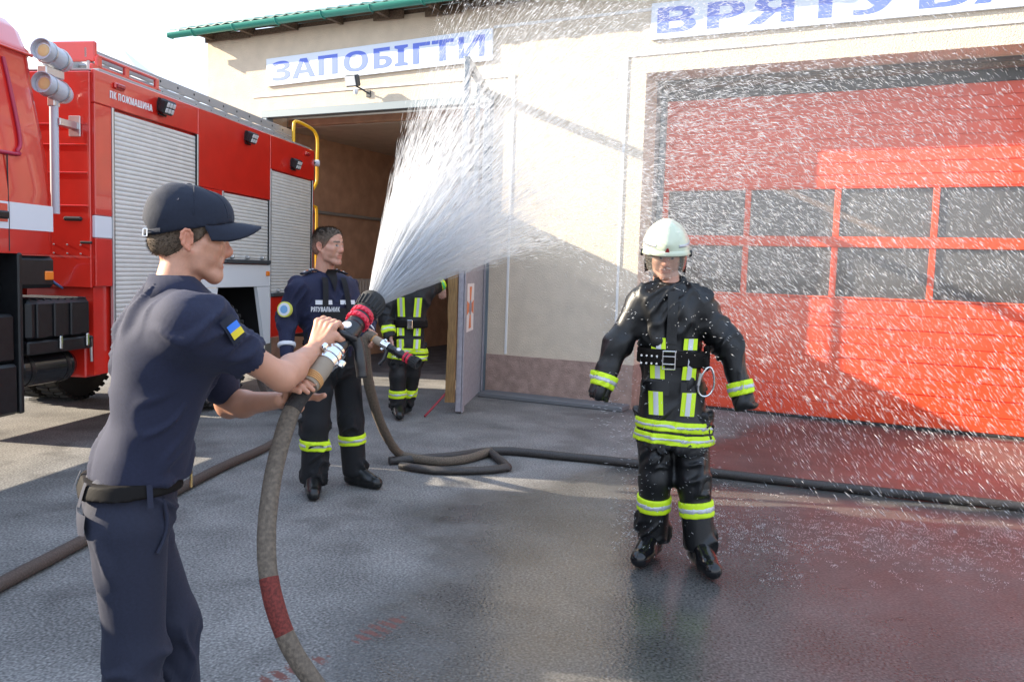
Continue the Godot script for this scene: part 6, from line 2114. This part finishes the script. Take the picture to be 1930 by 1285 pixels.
# ---------------------------------------------------------------- the water
func make_spray():
	var nozzle_at := Vector3(-0.480, 1.464, -2.915)
	var ax := Vector3(0.283, 0.532, -0.80).normalized()
	var e0 := ax.cross(Vector3.UP).normalized()
	var e1 := ax.cross(e0)
	var r := RandomNumberGenerator.new()
	r.seed = 11
	var V := PackedVector3Array(); var N := PackedVector3Array(); var I := PackedInt32Array()
	var fn := Vector3(-0.438, 0, 0.899)
	# a drop drawn out along its flight: a slender three-sided spindle
	var drop := func(p: Vector3, v: Vector3, len_: float, th: float):
		var d := v.normalized()
		var a := d.cross(Vector3(0.31, 0.2, 0.93)).normalized()
		var b := d.cross(a)
		var base := V.size()
		V.append(p - d * len_ * 0.5); N.append(-d)
		for k in 3:
			var q := a * cos(TAU * k / 3.0) + b * sin(TAU * k / 3.0)
			V.append(p + q * th); N.append(q)
		V.append(p + d * len_ * 0.5); N.append(d)
		for k in 3:
			var k1 := base + 1 + k; var k2 := base + 1 + (k + 1) % 3
			I.append_array([base, k1, k2, base + 4, k2, k1])
	var G := Vector3(0, -9.8, 0)
	var late := []
	var wind := Vector3(3.4, 0.0, 0.9)      # a breeze along the facade carries the fine drops to the right
	for j in 6500:
		var az := r.randf() * TAU
		# the fan of jets is densest at its rim, in separate threads
		az += 0.05 * sin(az * 26.0)
		var share := pow(r.randf(), 0.30) if r.randf() < 0.62 else sqrt(r.randf())
		var th := deg_to_rad(19.5) * share
		var rad := e0 * cos(az) + e1 * sin(az)
		var dir := (ax * cos(th) + rad * sin(th)).normalized()
		var p := nozzle_at + rad * 0.034 * share
		var v := dir * r.randf_range(12.5, 17.5)
		var drag := exp(r.randf_range(log(0.06), log(0.75)))
		var t := 0.0
		var acc := r.randf()
		while t < 1.9:
			var dt := 0.010 if t < 0.2 else 0.02
			acc += dt * (6.5 + 74.0 * exp(-t / 0.09))
			var near := clampf(1.0 - t / 0.30, 0.0, 1.0)
			while acc > 1.0:
				acc -= 1.0
				var q := p + v * dt * r.randf()
				var l := v.length() * lerpf(0.0110, 0.0145, near * near) * r.randf_range(0.4, 1.3)
				var w := Vector3(r.randfn(), r.randfn(), r.randfn())
				var fat := r.randf()
				var at := q + w * 0.010 * minf(t * 9.0, 2.5)
				if t > 0.24: late.append([at, v + w * 0.12, maxf(l, 0.008), 0.0008 + 0.0018 * fat * fat])
				else: drop.call(at, v + w * 0.12, maxf(l, 0.008), 0.0007)
			var air := v - wind
			v += (G - air * air.length() * drag) * dt
			p += v * dt
			t += dt
			if p.y < 0.01 or (p - FACE_AT).dot(fn) < 0.02: break
	add_water("water_spray", V, N, I, "fan of white water spray from the large nozzle arching over the yard", 0.40)
	V.clear(); N.clear(); I.clear()
	for e in late: drop.call(e[0], e[1], e[2], e[3])
	add_water("water_drops", V, N, I, "bright drops of water flying and falling in front of the red door", 0.92)
	for e in [[Vector3(4.6, 4.0, 3.2), 0.026], [Vector3(3.4, 3.0, 2.4), 0.036]]:
		var mist := FogVolume.new()
		mist.name = numbered("water_mist")
		mist.shape = RenderingServer.FOG_VOLUME_SHAPE_ELLIPSOID
		mist.size = e[0]
		mist.position = Vector3(1.75, 2.5, -6.3)
		mist.rotation.y = deg_to_rad(-26.0)
		var fm := FogMaterial.new()
		fm.resource_name = "mist"
		fm.density = e[1]
		fm.albedo = Color(0.95, 0.96, 0.97)
		mist.material = fm
		add_child(mist)
		mist.set_meta("kind", "stuff")
		tag(mist, "thin white mist drifting off the spray before the red door", "mist", "mist off the spray")
	# crowns and beads thrown up where the drops land, and off the soaked suit
	V.clear(); N.clear(); I.clear()
	for j in 3000:
		var c := Vector3(r.randf_range(1.1, 4.4), 0.0, r.randf_range(-6.2, -4.1))
		var wgt := exp(-pow((c.z + 5.05 - 0.05 * c.x) / 0.42, 2.0))
		if r.randf() > 0.10 + wgt: continue
		var rr := r.randf_range(0.008, 0.03)
		var n := r.randi_range(5, 9)
		for k in n:
			var a := TAU * k / n + r.randf() * 0.5
			var d := Vector3(cos(a), r.randf_range(0.5, 1.6), sin(a))
			drop.call(c + Vector3(cos(a) * rr, 0.008 + rr * d.y * 0.5, sin(a) * rr), d, r.randf_range(0.004, 0.014), r.randf_range(0.0008, 0.0016))
	for j in 1400:
		var a := r.randf() * TAU
		var y := r.randf_range(0.05, 1.85)
		var rad := (0.15 if y > 1.55 else 0.30 if y > 0.7 else 0.2) + absf(r.randfn()) * 0.06
		var d := Vector3(cos(a), r.randf_range(-0.8, 0.6), sin(a))
		drop.call(Vector3(0.88 + cos(a) * rad, y, -4.48 + sin(a) * rad * 0.7), d, r.randf_range(0.008, 0.03), r.randf_range(0.0008, 0.0016))
	add_water("water_splashes", V, N, I, "small crowns of splashing water on the wet asphalt before the red door", 0.92)

func add_water(called: String, V: PackedVector3Array, N: PackedVector3Array, I: PackedInt32Array, label: String, solid := 0.5):
	var a := []
	a.resize(Mesh.ARRAY_MAX)
	a[Mesh.ARRAY_VERTEX] = V; a[Mesh.ARRAY_NORMAL] = N; a[Mesh.ARRAY_INDEX] = I
	var m := ArrayMesh.new()
	m.add_surface_from_arrays(Mesh.PRIMITIVE_TRIANGLES, a)
	var w := mat("water_%.2f" % solid, Color(0.95, 0.96, 0.98), 0.3)
	w.albedo_color.a = solid
	w.transparency = BaseMaterial3D.TRANSPARENCY_ALPHA
	w.backlight_enabled = true
	w.backlight = Color(1, 1, 1)
	var o := part(called, m, w, self)
	o.set_meta("kind", "stuff")
	tag(o, label, "water")
